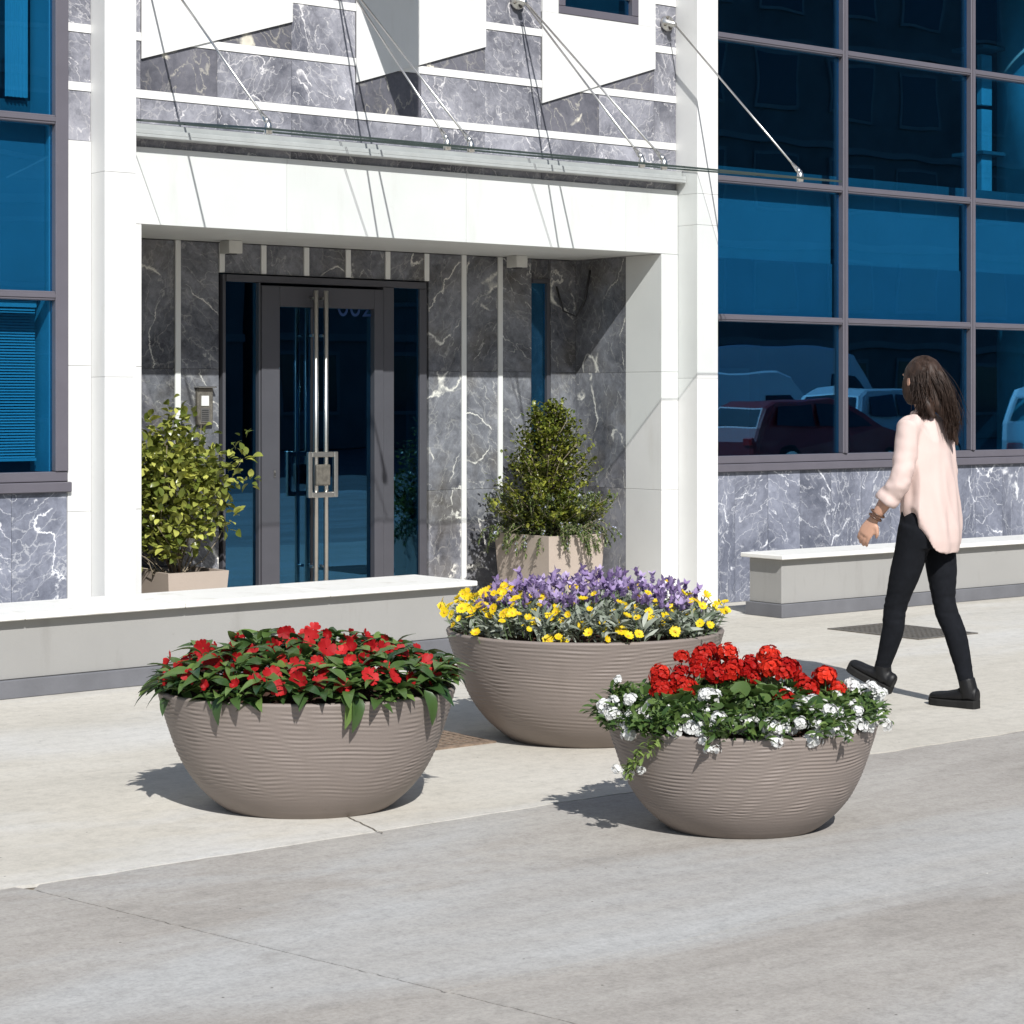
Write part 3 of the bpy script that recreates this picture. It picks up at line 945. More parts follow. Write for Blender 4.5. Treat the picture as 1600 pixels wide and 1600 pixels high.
def merge(parts):
    Vs, Fs, b = [], [], 0
    for V, F in parts:
        Vs.append(np.array(V, dtype=float))
        Fs += [tuple(i + b for i in f) for f in F]
        b += len(V)
    return np.concatenate(Vs), Fs

def petal_disc(n, r, w, cup, lift=0.0, r0=.15, jit=.1, two=True):
    """n petals around z"""
    parts = []
    for k in range(n):
        a = 2 * math.pi * k / n + random.uniform(-jit, jit)
        rr = r * random.uniform(.88, 1.08)
        V = []
        for t, ww in ((r0, .35), (.45, .85), (.78, 1.0), (1.0, .55)):
            z = lift + cup * rr * t * t + random.uniform(-.04, .04) * rr
            V += [(rr * t, ww * w / 2, z), (rr * t, 0, z - .04 * rr), (rr * t, -ww * w / 2, z)]
        V = np.array(V)
        c, s = math.cos(a), math.sin(a)
        V = np.stack([V[:, 0] * c - V[:, 1] * s, V[:, 0] * s + V[:, 1] * c, V[:, 2]], 1)
        F = []
        for i in range(3):
            q = 3 * i
            F += [(q, q + 3, q + 4, q + 1), (q + 1, q + 4, q + 5, q + 2)]
        parts.append((V, F))
    return merge(parts)

def dome(r, h, n=8, m=3, z=0.0):
    V, F = [], []
    for i in range(m):
        t = i / m * math.pi / 2
        for k in range(n):
            a = 2 * math.pi * k / n
            V.append((r * math.cos(t) * math.cos(a), r * math.cos(t) * math.sin(a), z + h * math.sin(t)))
    V.append((0, 0, z + h))
    for i in range(m - 1):
        for k in range(n):
            F.append((i * n + k, i * n + (k + 1) % n, (i + 1) * n + (k + 1) % n, (i + 1) * n + k))
    for k in range(n):
        F.append(((m - 1) * n + k, (m - 1) * n + (k + 1) % n, m * n))
    return np.array(V), F

def cluster_head(r, nfl, pr, flat=.8):
    """ball of small five-petalled florets"""
    parts = []
    for i in range(nfl):
        t = (i + .5) / nfl
        ph = math.acos(1 - 1.35 * t)
        th = i * 2.39996 + random.uniform(-.2, .2)
        d = Vector((math.sin(ph) * math.cos(th), math.sin(ph) * math.sin(th), math.cos(ph)))
        d = (d + Vector((random.uniform(-.25, .25), random.uniform(-.25, .25), random.uniform(-.2, .25)))).normalized()
        V, F = petal_disc(5, pr, pr * .95, .18, jit=.15, r0=.05)
        m = np.array(rot_to(d) @ Matrix.Rotation(R(90), 3, 'Y') @ Matrix.Rotation(random.uniform(0, 6), 3, 'Z'))
        rr = r * random.uniform(.68, 1.18)
        parts.append((V @ m.T + np.array((d.x * rr, d.y * rr, d.z * rr * flat)), F))
    return merge(parts)

M['leaf_impatiens'] = leafmat('impatiens_leaf', (.022, .058, .018), (.16, .25, .065), .32, .28, .6)
M['leaf_grey'] = leafmat('silvery_green_leaf', (.09, .12, .07), (.46, .49, .42), .55, .25)
M['leaf_green'] = leafmat('geranium_leaf', (.03, .075, .018), (.16, .24, .06), .5, .3)
M['leaf_trail'] = leafmat('trailing_light_leaf', (.14, .21, .05), (.30, .40, .12), .5, .35)
M['leaf_camellia'] = leafmat('camellia_leaf', (.085, .12, .02), (.55, .56, .13), .30, .25, .6)
M['leaf_box'] = leafmat('evergreen_leaf', (.055, .085, .012), (.33, .34, .055), .35, .25, .5)
M['leaf_rosemary'] = leafmat('rosemary_leaf', (.06, .095, .025), (.22, .27, .09), .55, .2)
M['petal_red'] = leafmat('red_petal', (.27, .004, .007), (.60, .028, .03), .55, .25, .2)
M['petal_geranium'] = leafmat('scarlet_petal', (.34, .004, .004), (.76, .045, .02), .55, .25, .2)
M['petal_white'] = leafmat('white_petal', (.74, .74, .72), (.85, .85, .84), .6, .3, .3)
M['petal_yellow'] = leafmat('yellow_petal', (.78, .55, .012), (.86, .70, .03), .5, .3, .3)
M['petal_purple'] = leafmat('purple_bract', (.28, .19, .40), (.58, .48, .70), .6, .3, .3)
M['petal_blue'] = leafmat('pale_blue_petal', (.50, .52, .74), (.70, .72, .85), .6, .3, .3)
M['eye'] = plain('flower_eye', (.55, .30, .02), .8)

# ================================================================ bowl planters
PROF = [(0, .548), (.035, .585), (.09, .645), (.176, .715), (.27, .772), (.37, .825), (.57, .895), (.765, .945), (.9, .978), (1, 1.0)]
def prof_at(t):
    for (a, ra), (b, rb) in zip(PROF[:-1], PROF[1:]):
        if t <= b:
            return ra + (rb - ra) * (t - a) / (b - a)
    return 1.0
def smooth_prof(t):
    if t < .02:
        return prof_at(t)
    s = sum(prof_at(min(1, max(0, t + d * min(1, t / .08)))) for d in (-.08, -.04, 0, .04, .08)) / 5
    return s if t < .93 else s + (prof_at(t) - s) * (t - .93) / .07

FWD = Vector((.618, .786, 0))
def planter(cx, cy, Rr, H, dsq, seed, label):
    T = thing('bowl_planter', (cx, cy, 0), label, 'planter', 'large taupe bowl planters')
    nz, na = 150, 256
    V, F = [], []
    rows = [(H * i / nz, Rr * smooth_prof(i / nz), i / nz) for i in range(nz + 1)]
    yaw = math.atan2(FWD.y, FWD.x)
    def put(r, a, z):
        u, v_ = r * math.cos(a) * dsq, r * math.sin(a)          # u along the view, slightly oval
        V.append((cx + u * math.cos(yaw) - v_ * math.sin(yaw), cy + u * math.sin(yaw) + v_ * math.cos(yaw), z))
    for z, r, t in rows:
        amp0 = .0021 * min(1, max(0, (t - .16) / .12)) * min(1, max(0, (.985 - t) / .03))
        for k in range(na):
            a = 2 * math.pi * k / na
            q = 29.0
            wob = mnoise.noise(Vector((math.cos(a) * 2.2, math.sin(a) * 2.2, t * 3 + seed)))
            h = .55 * math.sin(2 * math.pi * (q * t + 1.3 * math.sin(2 * a + seed) + .9 * wob)) \
                + .45 * math.sin(2 * math.pi * (q * .90 * t - 1.3 * math.sin(2 * a + .7 + seed) + .5 * wob))
            amp = amp0 * (.75 + .8 * mnoise.noise(Vector((math.cos(a) * 4, math.sin(a) * 4, t * 9 + seed))))
            put(r + amp * h, a, z)
    n_out = len(rows)
    lip = [(Rr - .004, H + .006), (Rr - .014, H + .009), (Rr - .026, H + .004), (Rr - .032, H - .02), (Rr * .955 - .032, H * .8)]
    for r, z in lip:
        for k in range(na):
            put(r, 2 * math.pi * k / na, z)
    tot = n_out + len(lip)
    for i in range(tot - 1):
        for k in range(na):
            F.append((i * na + k, i * na + (k + 1) % na, (i + 1) * na + (k + 1) % na, (i + 1) * na + k))
    F.append(tuple(range(na))[::-1])
    mesh_obj('bowl', V, F, 'pot', T, True)
    # soil: uneven mulch surface
    V, F = [], []
    nr = 16
    for i in range(nr + 1):
        for k in range(72):
            a, r = 2 * math.pi * k / 72, (Rr - .034) * i / nr
            z = H - .030 + .05 * (1 - (i / nr) ** 2) + .012 * mnoise.noise(Vector((r * math.cos(a) * 22 + seed, r * math.sin(a) * 22, 0)))
            put(r, a, z)
    for i in range(nr):
        for k in range(72):
            F.append((i * 72 + k, i * 72 + (k + 1) % 72, (i + 1) * 72 + (k + 1) % 72, (i + 1) * 72 + k))
    mesh_obj('soil', V, F, 'soil', T, True)
    return T

P1 = (4.16, 6.495, .540, .425, .84)
P3 = (5.146, 5.258, .466, .355, .84)
P2 = (5.971, 7.078, .608, .467, .97)
planter(*P1, .4, 'bowl planter with red impatiens, left of the three')
planter(*P2, 1.7, 'largest bowl planter with yellow daisies and lavender, standing at the back')
planter(*P3, 2.9, 'smallest bowl planter with red geraniums and white flowers, nearest the camera on the right')

RGT = Vector((.786, -.618, 0))
def in_bowl(P, u, v, z):
    """u along the view (away), v to the right, in units of the rim radius"""
    return Vector((P[0], P[1], 0)) + FWD * (u * P[2] * P[4]) + RGT * (v * P[2]) + Vector((0, 0, z))

def disc_pts(n, rmax, mind, tries=4000):
    pts = []
    for _ in range(tries):
        r, a = rmax * math.sqrt(random.random()), random.random() * 6.2832
        p = (r * math.cos(a), r * math.sin(a))
        if all((p[0] - q[0]) ** 2 + (p[1] - q[1]) ** 2 > mind * mind for q in pts):
            pts.append(p)
            if len(pts) >= n:
                break
    return pts

def ruffled(r, cup):
    """impatiens flower: five notched petals, each tilted its own way"""
    parts = []
    for k in range(5):
        a = 2 * math.pi * k / 5 + random.uniform(-.2, .2)
        rr = r * random.uniform(.8, 1.12)
        tl_, tw = random.uniform(-.25, .35) + cup, random.uniform(-.35, .35)
        V = []
        for t, ww in ((.06, .12), (.35, .52), (.7, .78), (.95, .62), (1.0, .30)):
            for e in (-1, -.5, 0, .5, 1):
                w_ = ww * e * rr * .62
                x = rr * t * (1 - .13 * (abs(e) < .2) * (t > .8))
                z = tl_ * rr * t * t * .7 + tw * w_ * t + .05 * rr * math.sin(e * 5 + k) * t
                V.append((x, w_, z))
        V = np.array(V)
        c, s_ = math.cos(a), math.sin(a)
        V = np.stack([V[:, 0] * c - V[:, 1] * s_, V[:, 0] * s_ + V[:, 1] * c, V[:, 2]], 1)
        parts.append((V, [(5 * i + j, 5 * i + j + 5, 5 * i + j + 6, 5 * i + j + 1) for i in range(4) for j in range(4)]))
    return merge(parts)

# ---- impatiens
random.seed(21)
T = thing('impatiens', (P1[0], P1[1], P1[3]), 'dark green impatiens with red flowers filling the left planter', 'flowers')
lg = [leaf_geo(.115, .044, 6, .30, .55, .80, .03), leaf_geo(.10, .042, 6, .18, .25, .82, .04), leaf_geo(.125, .046, 6, .35, .85, .80, .02)]
leaves = []
ros = disc_pts(190, .97, .108)
ros += [(math.sin(a) * .93, math.cos(a) * .93) for a in [k * .1257 + random.uniform(-.04, .04) for k in range(0, 50, 2)]]
for (u, v) in ros:
    r = math.hypot(u, v)
    z = P1[3] + .032 + .112 * (1 - r ** 2.4) + random.uniform(-.03, .035)
    c = in_bowl(P1, u, v, z)
    outw = (FWD * u + RGT * v)
    nl = random.randint(6, 8)
    a0 = random.random() * 6
    for k in range(nl):
        a = a0 + k * 2.4
        d = Vector((math.cos(a), math.sin(a), random.uniform(.05, .95) - .2 * max(0, r - .75)))
        d = d + outw * (.6 * max(0, r - .55))
        if r > .80 and d.dot(outw) > .3:
            d.z -= random.uniform(-.1, .38)
        leaves.append((random.randrange(3), rot_to(d, random.uniform(-.5, .5)), random.uniform(.55, .98), c + Vector((0, 0, random.uniform(-.035, .02)))))
for _ in range(5):
    a = random.uniform(3.5, 6.0)                       # long leaves that hang over the front rim
    u, v = math.sin(a) * .98, math.cos(a) * .98
    d = (FWD * u + RGT * v) * .6 + Vector((0, 0, -.75))
    leaves.append((2, rot_to(d, random.uniform(-.4, .4)), random.uniform(.75, 1.0), in_bowl(P1, u * 1.01, v * 1.01, P1[3] + .03)))
def by_front(x):
    return (Vector(x[3]) - Vector((0, 0, 0))).dot(FWD) - 1.2 * x[3][2]
leaves.sort(key=by_front)
piece_objs('leaf', lg, leaves[:290], 'leaf_impatiens', T)
scatter_mesh('foliage', lg, leaves[290:], 'leaf_impatiens', T)
fg = [ruffled(.034, .30), ruffled(.031, .55), ruffled(.027, 1.0), ruffled(.032, .1)]
fl = []
view_to_cam = (-FWD + Vector((0, 0, .55)))
for (u, v) in disc_pts(130, .97, .132):
    r = math.hypot(u, v)
    z = P1[3] + .074 + .108 * (1 - r ** 2.2) + random.uniform(-.03, .025)
    if r > .8:
        z -= .012
    d = Vector((random.uniform(-.7, .7), random.uniform(-.7, .7), random.uniform(.1, 1.0))) + (FWD * u + RGT * v) * .8 - FWD * .45
    gi = random.choices((0, 1, 2, 3), (.35, .2, .2, .25))[0]
    m = rot_to(d, random.random() * 6) @ Matrix.Rotation(R(90), 3, 'Y')
    fl.append((gi, m, random.uniform(.72, 1.12), in_bowl(P1, u, v, z)))
piece_objs('flower', fg, fl, 'petal_red', T)

# ---- daisies and lavender
random.seed(33)
T = thing('daisies', (P2[0], P2[1], P2[3]), 'yellow daisies with silvery leaves around the rim of the back planter', 'flowers')
ng = [leaf_geo(.085, .0125, 4, .1, .3, .9), leaf_geo(.065, .011, 4, .1, .1, .9), leaf_geo(.075, .014, 4, .15, .6, .9)]
fo = []
for (u, v) in disc_pts(170, .93, .085):
    r = math.hypot(u, v)
    if u > .45 and r < .8:
        continue
    z = P2[3] - .02 + .055 * (1 - r ** 2)
    c = in_bowl(P2, u, v, z)
    outw = FWD * u + RGT * v
    for k in range(26):
        a = random.random() * 6.283
        d = Vector((math.cos(a), math.sin(a), random.uniform(.15, 1.8))) + outw * .5 * r
        h = random.random()
        fo.append((random.randrange(3), rot_to(d, random.uniform(-1, 1)), random.uniform(.7, 1.15), c + Vector((random.uniform(-.02, .02), random.uniform(-.02, .02), .075 * h))))
scatter_mesh('foliage', ng, fo, 'leaf_grey', T)
dg_ = [merge([petal_disc(11, .026, .0125, .12, jit=.06, r0=.2)]), merge([petal_disc(9, .023, .012, .45, jit=.06, r0=.2)])]
pet, eye = [], []
cand = disc_pts(420, 1.02, .046, 12000)
for (u, v) in cand:
    r = math.hypot(u, v)
    left = v < -.45
    front = u < .02 and r > .35
    right = v > .62
    back = u > .75
    pr = .95 if left else (.50 if front else (.65 if right else (.30 if back else .07)))
    if random.random() > pr:
        continue
    z = P2[3] + .060 + .085 * (1 - r ** 2) + random.uniform(-.03, .035) + (.035 if left or right else 0) + (.075 if back else 0)
    if front and random.random() < .25:
        z -= .05
    d = Vector((random.uniform(-.6, .6), random.uniform(-.6, .6), random.uniform(.3, 1.1))) + (FWD * u + RGT * v) * .5 - FWD * .4
    m = rot_to(d, random.random() * 6) @ Matrix.Rotation(R(90), 3, 'Y')
    pet.append((random.randrange(2), m, random.uniform(.6, 1.05), in_bowl(P2, u * 1.03, v * 1.03, z)))
piece_objs('flower', dg_, pet, 'petal_yellow', T)
scatter_mesh('flower_eyes', [dome(.0062, .004, 8, 2, .001)], [(0, m, s, p) for _, m, s, p in pet], 'eye', T)
st = []
for _, m, s, p in pet:
    q = Vector(p)
    V, F = tube_geo([q + Vector((0, 0, -.001)), q + Vector((0, 0, -.05)) - (q - Vector((P2[0], P2[1], q.z))) * .04, q + Vector((0, 0, -.10)) - (q - Vector((P2[0], P2[1], q.z))) * .08], .0014, 4)
    st.append((np.array([list(x) for x in V]), F))
V, F = merge(st)
so_ = mesh_obj('stems', V, F, 'stem', T); so_['kind'] = 'stuff'

T = thing('lavender', (P2[0], P2[1], P2[3]), 'purple lavender clump in the middle of the back planter', 'flowers')
def spike(hh):
    parts = []
    for i in range(6):
        z = .004 + hh * i / 6
        V, F = petal_disc(5, 0.0085 + .003 * (i in (1, 2, 3)), .0095, .5, z, jit=.4, r0=.1)
        parts.append((V, F))
    for k in range(4):                                 # the pale top bracts
        a = k * 1.57 + random.uniform(-.3, .3)
        g_ = leaf_geo(.032, .012, 3, .2, .1)
        m = np.array(rot_to((math.cos(a) * .8, math.sin(a) * .8, 1)))
        parts.append((g_[0] @ m.T + np.array((0, 0, hh)), g_[1]))
    return merge(parts)
sg = [spike(.024), spike(.018), spike(.028)]
sp, sf, sst = [], [], []
for (u, v) in disc_pts(420, .93, .052, 12000):
    if not (-.30 + .12 * math.sin(v * 9) < u < .80 and abs(v - .06) < .78 and math.hypot(u, v) < .92):
        continue
    z = P2[3] + .072 + .072 * (1 - ((v - .05) / .95) ** 2) + .045 * u + random.uniform(-.03, .03)
    d = Vector((random.uniform(-.8, .8), random.uniform(-.8, .8), 1)) + (FWD * u + RGT * v) * .35
    p = in_bowl(P2, u, v, z)
    sp.append((random.randrange(3), rot_to(d) @ Matrix.Rotation(R(90), 3, 'Y'), random.uniform(.85, 1.3), p))
    V, F = tube_geo([p, p - Vector((0, 0, .08)), p - Vector((0, 0, .16))], .0013, 4)
    sst.append((np.array([list(x) for x in V]), F))
    for k in range(7):
        a = random.random() * 6.283
        sf.append((1, rot_to((math.cos(a), math.sin(a), random.uniform(.3, 2))), random.uniform(.5, .9), p - Vector((0, 0, random.uniform(.05, .16)))))
piece_objs('flower_spike', sg, sp[:295], 'petal_purple', T)
if sp[295:]:
    scatter_mesh('flower_spikes', sg, sp[295:], 'petal_purple', T)
scatter_mesh('foliage', ng, sf, 'leaf_grey', T)
V, F = merge(sst)
so_ = mesh_obj('stems', V, F, 'stem', T); so_['kind'] = 'stuff'

# ---- geraniums and white verbena
random.seed(45)
T = thing('geraniums', (P3[0], P3[1], P3[3]), 'scarlet geraniums massed in the middle of the right planter', 'flowers')
hg = [cluster_head(.036, 60, .0098), cluster_head(.030, 46, .0095), cluster_head(.039, 66, .0102), cluster_head(.026, 34, .0095)]
heads, stems = [], []
spots = []
for (u, v) in disc_pts(130, .8, .135, 9000):
    if -.15 < u < .75 and -.62 < v < .55 and math.hypot(u, v) < .78:
        spots.append((u, v, 0))
spots += [(.1, .72, .01), (.0, .62, .0), (.18, .64, .02), (-.30, .36, -.055), (-.25, .28, -.03), (-.12, -.60, -.02)]
for (u, v, dz) in spots:
    z = P3[3] + .115 + .06 * (1 - ((v + .02) / .8) ** 2) + .035 * u + dz + random.uniform(-.03, .028)
    p = in_bowl(P3, u, v, z)
    d = Vector((random.uniform(-.2, .2), random.uniform(-.2, .2), 1)) - FWD * .35
    heads.append((random.randrange(4), rot_to(d, random.random() * 6) @ Matrix.Rotation(R(90), 3, 'Y'), random.uniform(.68, 1.2), p))
    V, F = tube_geo([p + Vector((0, 0, .012)), p - Vector((0, 0, .07)), p - Vector((0, 0, .15))], .0028, 5)
    stems.append((np.array([list(x) for x in V]), F))
piece_objs('flower_head', hg, heads, 'petal_geranium', T)
V, F = merge(stems)
so_ = mesh_obj('stems', V, F, 'stem', T); so_['kind'] = 'stuff'
def round_leaf(r):
    V, F = [(0, 0, 0)], []
    n = 14
    for k in range(n):
        a = -2.75 + 5.5 * k / (n - 1)
        rr = r * (1 + .10 * math.cos(a * 7))
        V.append((rr * math.cos(a), rr * math.sin(a), .22 * rr + .06 * r * math.cos(a * 7)))
    F = [(0, k, k + 1) for k in range(1, n)]
    return np.array(V), F
rl = [round_leaf(.030), round_leaf(.024), leaf_geo(.05, .018, 4, .2, .4)]
gl = []
for (u, v) in disc_pts(130, .82, .10):
    z = P3[3] + .02 + .07 * (1 - u * u - v * v)
    for k in range(6):
        d = Vector((random.uniform(-1, 1), random.uniform(-1, 1), random.uniform(.0, .9))) - FWD * .3
        gl.append((random.randrange(3), rot_to(d, random.uniform(-.5, .5)), random.uniform(.7, 1.2), in_bowl(P3, u, v, z + random.uniform(-.01, .05))))
scatter_mesh('foliage', rl, gl, 'leaf_green', T)

T = thing('white_verbena', (P3[0], P3[1], P3[3]), 'white verbena trailing over the rim of the right planter', 'flowers')
vg = [cluster_head(.019, 24, .0075, .7), cluster_head(.014, 16, .007, .7), cluster_head(.022, 30, .0078, .75)]
tl = [leaf_geo(.040, .011, 4, .2, .35), leaf_geo(.032, .010, 4, .2, .1), leaf_geo(.046, .012, 4, .25, .6)]
wh, wl = [], []
for k in range(150):
    a = random.random() * 6.283
    r = random.uniform(.72, 1.04)
    u, v = math.sin(a) * r, math.cos(a) * r
    over = max(0, r - .9)
    outw = FWD * u + RGT * v
    c = in_bowl(P3, u, v, P3[3] + .045 - .22 * over + random.uniform(-.015, .03))
    for j in range(22):
        d = Vector((random.uniform(-1, 1), random.uniform(-1, 1), random.uniform(-.2, 1.2))) + outw * .6
        wl.append((random.randrange(3), rot_to(d, random.uniform(-1, 1)), random.uniform(.7, 1.2), c + Vector((random.uniform(-.035, .035), random.uniform(-.035, .035), random.uniform(-.02, .035)))))
hs = [(-.20, -.93, .14), (-.25, -1.04, .055), (-.35, -1.02, .035), (-.42, -.98, .04), (-.3, -.97, .065), (-.5, -.90, .01), (-.55, -.86, -.02), (-.38, -.85, .085), (-.35, -.78, .03),
      (-.8, -.55, .005), (-.9, -.38, .005), (-.95, -.36, -.02), (-.98, -.33, -.045), (-.92, .12, -.005), (-.95, .15, -.02), (-.93, .10, .012), (-.88, .42, -.02), (-.85, .46, -.005),
      (-.72, .66, .0), (-.62, .80, .012), (-.6, .86, .0), (-.3, .98, .03), (-.15, 1.02, .05), (.0, 1.0, .085), (-.05, .96, .11), (-.2, 1.03, -.01), (-.4, .42, .075), (-.45, .38, .06),
      (-.35, .12, .085), (-.4, -.30, .10), (-.35, -.24, .09), (-.45, -.6, .06), (-.2, .68, .085), (-.25, .60, .06), (-.55, .5, .045), (-.15, .3, .09), (.05, .85, .09), (.25, .85, .1), (-.7, .0, .03)]
for k in range(64):
    a_, r_ = random.uniform(2.9, 6.6), random.uniform(.70, 1.0)
    hs.append((math.sin(a_) * r_, math.cos(a_) * r_, random.uniform(.0, .07)))
for (u, v, dz) in hs:
    for q in range(2 if random.random() < .35 else 1):
        p = in_bowl(P3, u + .05 * q, v + .06 * q, P3[3] + .02 + dz)
        d = Vector((0, 0, .8)) + (FWD * u + RGT * v) * .7 + Vector((random.uniform(-.3, .3), random.uniform(-.3, .3), 0))
        wh.append((random.randrange(3), rot_to(d, random.random() * 6) @ Matrix.Rotation(R(90), 3, 'Y'), random.uniform(.95, 1.35), p))
# tall tuft on the left
for j in range(120):
    t = random.random()
    c = in_bowl(P3, -.20 + random.uniform(-.04, .04), -.92 + random.uniform(-.06, .06), P3[3] + .02 + .12 * t)
    wl.append((random.randrange(3), rot_to((random.uniform(-1, 1), random.uniform(-1, 1), random.uniform(0, 1.2))), random.uniform(.7, 1.1), c))
piece_objs('flower_head', vg, wh, 'petal_white', T)
scatter_mesh('foliage', tl, wl, 'leaf_green', T)
# pale trailing shoot hanging down the left flank
tp = []
path = [in_bowl(P3, -.62, -.62, P3[3] + .02), in_bowl(P3, -.78, -.70, P3[3] - .02), in_bowl(P3, -.74, -.80, P3[3] - .06), in_bowl(P3, -.66, -.86, P3[3] - .105), in_bowl(P3, -.62, -.88, P3[3] - .13)]
for j in range(150):
    t = random.random() * (len(path) - 1)
    i = int(t)
    c = path[i].lerp(path[i + 1], t - i)
    tp.append((random.randrange(3), rot_to((random.uniform(-1, 1), random.uniform(-1, 1), random.uniform(-.6, .8))), random.uniform(.5, .9), c + Vector((random.uniform(-.018, .018),) * 3)))
scatter_mesh('trailing_shoot', tl, tp, 'leaf_trail', T)
piece_objs('flower_head', vg, [(0, rot_to((-.5, -.6, .3)) @ Matrix.Rotation(R(90), 3, 'Y'), 1.1, path[-1]), (1, rot_to((-.9, -.3, .3)) @ Matrix.Rotation(R(90), 3, 'Y'), 1.1, path[-1] + Vector((-.03, .02, .015))), (1, rot_to((-.3, -.9, .3)) @ Matrix.Rotation(R(90), 3, 'Y'), 1.0, path[-2] + Vector((.02, -.03, -.01)))], 'petal_white', T)

# ================================================================ square pots with shrubs in the porch
def square_pot(x0, x1, y0, y1, h, label):
    T = thing('square_planter', ((x0 + x1) / 2, (y0 + y1) / 2, 0), label, 'planter', 'square pots in the porch')
    bm = bmesh.new()
    t = .025
    tp_ = .03                                         # slight taper towards the foot
    def ring(xa, xb, ya, yb, z):
        return [bm.verts.new(p) for p in ((xa, ya, z), (xb, ya, z), (xb, yb, z), (xa, yb, z))]
    rs = [ring(x0 + tp_, x1 - tp_, y0 + tp_, y1 - tp_, 0), ring(x0, x1, y0, y1, h), ring(x0 + t, x1 - t, y0 + t, y1 - t, h), ring(x0 + t, x1 - t, y0 + t, y1 - t, h - .05)]
    bm.faces.new(rs[0][::-1])
    for a, b in zip(rs[:-1], rs[1:]):
        for k in range(4):
            bm.faces.new((a[k], a[(k + 1) % 4], b[(k + 1) % 4], b[k]))
    bm_done(bm, 'pot', 'pot2', T)
    sheet('soil', [(x0 + t, y0 + t), (x1 - t, y0 + t), (x1 - t, y1 - t), (x0 + t, y1 - t)], h - .04, 'soil', T)
    return T

random.seed(52)
square_pot(6.37, 6.80, 11.52, 11.97, .40, 'square taupe pot with the broad leaved bush left of the door')
T = thing('camellia_bush', (6.58, 11.74, .38), 'broad leaved green bush with loose branches left of the door', 'bush')
cl_ = [leaf_geo(.078, .044, 5, .25, .35, .95), leaf_geo(.068, .038, 5, .15, .6, .95), leaf_geo(.072, .040, 5, .30, .0, .95)]
brs, lv = [], []
base = Vector((6.56, 11.74, .37))
tips = []
for k in range(95):
    a = random.random() * 6.283
    zt = random.uniform(.46, 1.36)
    prof = .42 * math.sin(min(1, max(0, (zt - .30) / 1.1)) * 2.7) + .06
    rr = prof * math.sqrt(random.uniform(.15, 1.0))
    tip = Vector((6.45 + rr * math.cos(a) * 1.0, 11.72 + rr * math.sin(a) * .75, zt))
    if tip.y > 11.98:
        tip.y = 11.98
    tips.append(tip)
SH = Vector((-.11, 0, 0))
tips += [q + SH for q in (Vector((7.03, 11.55, 1.22)), Vector((7.06, 11.60, 1.10)), Vector((7.0, 11.62, 1.0)), Vector((7.08, 11.55, .95)), Vector((6.98, 11.6, .72)), Vector((6.93, 11.62, .66)),
         Vector((6.85, 11.60, 1.12)), Vector((6.84, 11.85, 1.34)), Vector((6.62, 11.75, 1.41)), Vector((6.64, 11.72, 1.36)), Vector((6.95, 11.55, .98)), Vector((6.9, 11.5, 1.1)))]
for tip in tips[::4]:
    midp = base.lerp(tip, .5) + Vector((random.uniform(-.07, .07), random.uniform(-.05, .05), -.06))
    pts = [base + Vector((random.uniform(-.04, .04), random.uniform(-.04, .04), 0)), midp, base.lerp(tip, .8) + Vector((random.uniform(-.03, .03), 0, -.02)), tip]
    V, F = tube_geo(pts, [.0065, .004, .0025, .0014], 5)
    brs.append((np.array([list(x) for x in V]), F))
def tuft(c, n, spread, size=1.0):
    for j in range(n):
        q = c + Vector((random.gauss(0, spread), random.gauss(0, spread), random.gauss(0, spread)))
        d = (q - c).normalized() * .8 + Vector((random.uniform(-.6, .6), random.uniform(-.9, .1), random.uniform(-.35, .8)))
        lv.append((random.randrange(3), rot_to(d, random.uniform(-.9, .9)), size * random.uniform(.65, 1.1), q))
for k in range(400):
    while True:
        p = Vector((random.uniform(-1, 1), random.uniform(-1, 1), random.uniform(-1, 1)))
        if .30 < p.length < 1.0:
            break
    c = Vector((6.46 + .40 * p.x, 11.70 + .26 * p.y, .92 + .46 * p.z))
    lump = mnoise.noise(c * 5.0)
    if lump < -.22 or (c.z < .62 and c.x > 6.64):
        continue
    tuft(c, random.randint(6, 9), .032)
for tip in tips[-12:]:
    tuft(tip, 8, .026)
lv = [l for l in lv if l[3][1] < 12.0 and (l[3][0] > 5.99)]
V, F = merge(brs)
mesh_obj('branches', V, F, 'bark', T, True)
lv.sort(key=lambda x: Vector(x[3]).dot(FWD))
piece_objs('leaf', cl_, lv[:290], 'leaf_camellia', T)
scatter_mesh('foliage', cl_, lv[290:], 'leaf_camellia', T)

square_pot(9.06, 9.56, 11.12, 11.72, .54, 'square taupe pot with the pointed evergreen right of the door')
T = thing('evergreen_bush', (9.31, 11.45, .52), 'small leaved evergreen bush of pointed outline right of the door', 'bush')
bg_ = [leaf_geo(.038, .020, 3, .2, .2), leaf_geo(.032, .017, 3, .2, .4)]
lv, brs = [], []
for k in range(230):
    zt = .64 + .80 * random.random() ** 1.2
    t = (zt - .64) / .80
    prof = .37 * (1 - t) ** .55 * (1 + .42 * math.sin(k * 1.7)) + .06
    a = random.random() * 6.283
    rr = prof * math.sqrt(random.uniform(.2, 1))
    c = Vector((9.33 + .03 * t + rr * math.cos(a), 11.46 + rr * math.sin(a), zt))
    b0 = Vector((9.31, 11.46, max(.5, zt - .30)))
    V, F = tube_geo([b0, b0.lerp(c, .6), c], [.006, .004, .0015], 4)
    brs.append((np.array([list(x) for x in V]), F))
    for j in range(44):
        q = b0.lerp(c, random.uniform(.6, 1.06)) + Vector((random.gauss(0, .022), random.gauss(0, .022), random.gauss(0, .022)))
        lv.append((random.randrange(2), rot_to((random.uniform(-1, 1), random.uniform(-1, 1), random.uniform(-.2, 1.1))), random.uniform(.7, 1.2), q))
V, F = merge(brs)
mesh_obj('branches', V, F, 'bark', T, True)
scatter_mesh('foliage', bg_, lv, 'leaf_box', T)
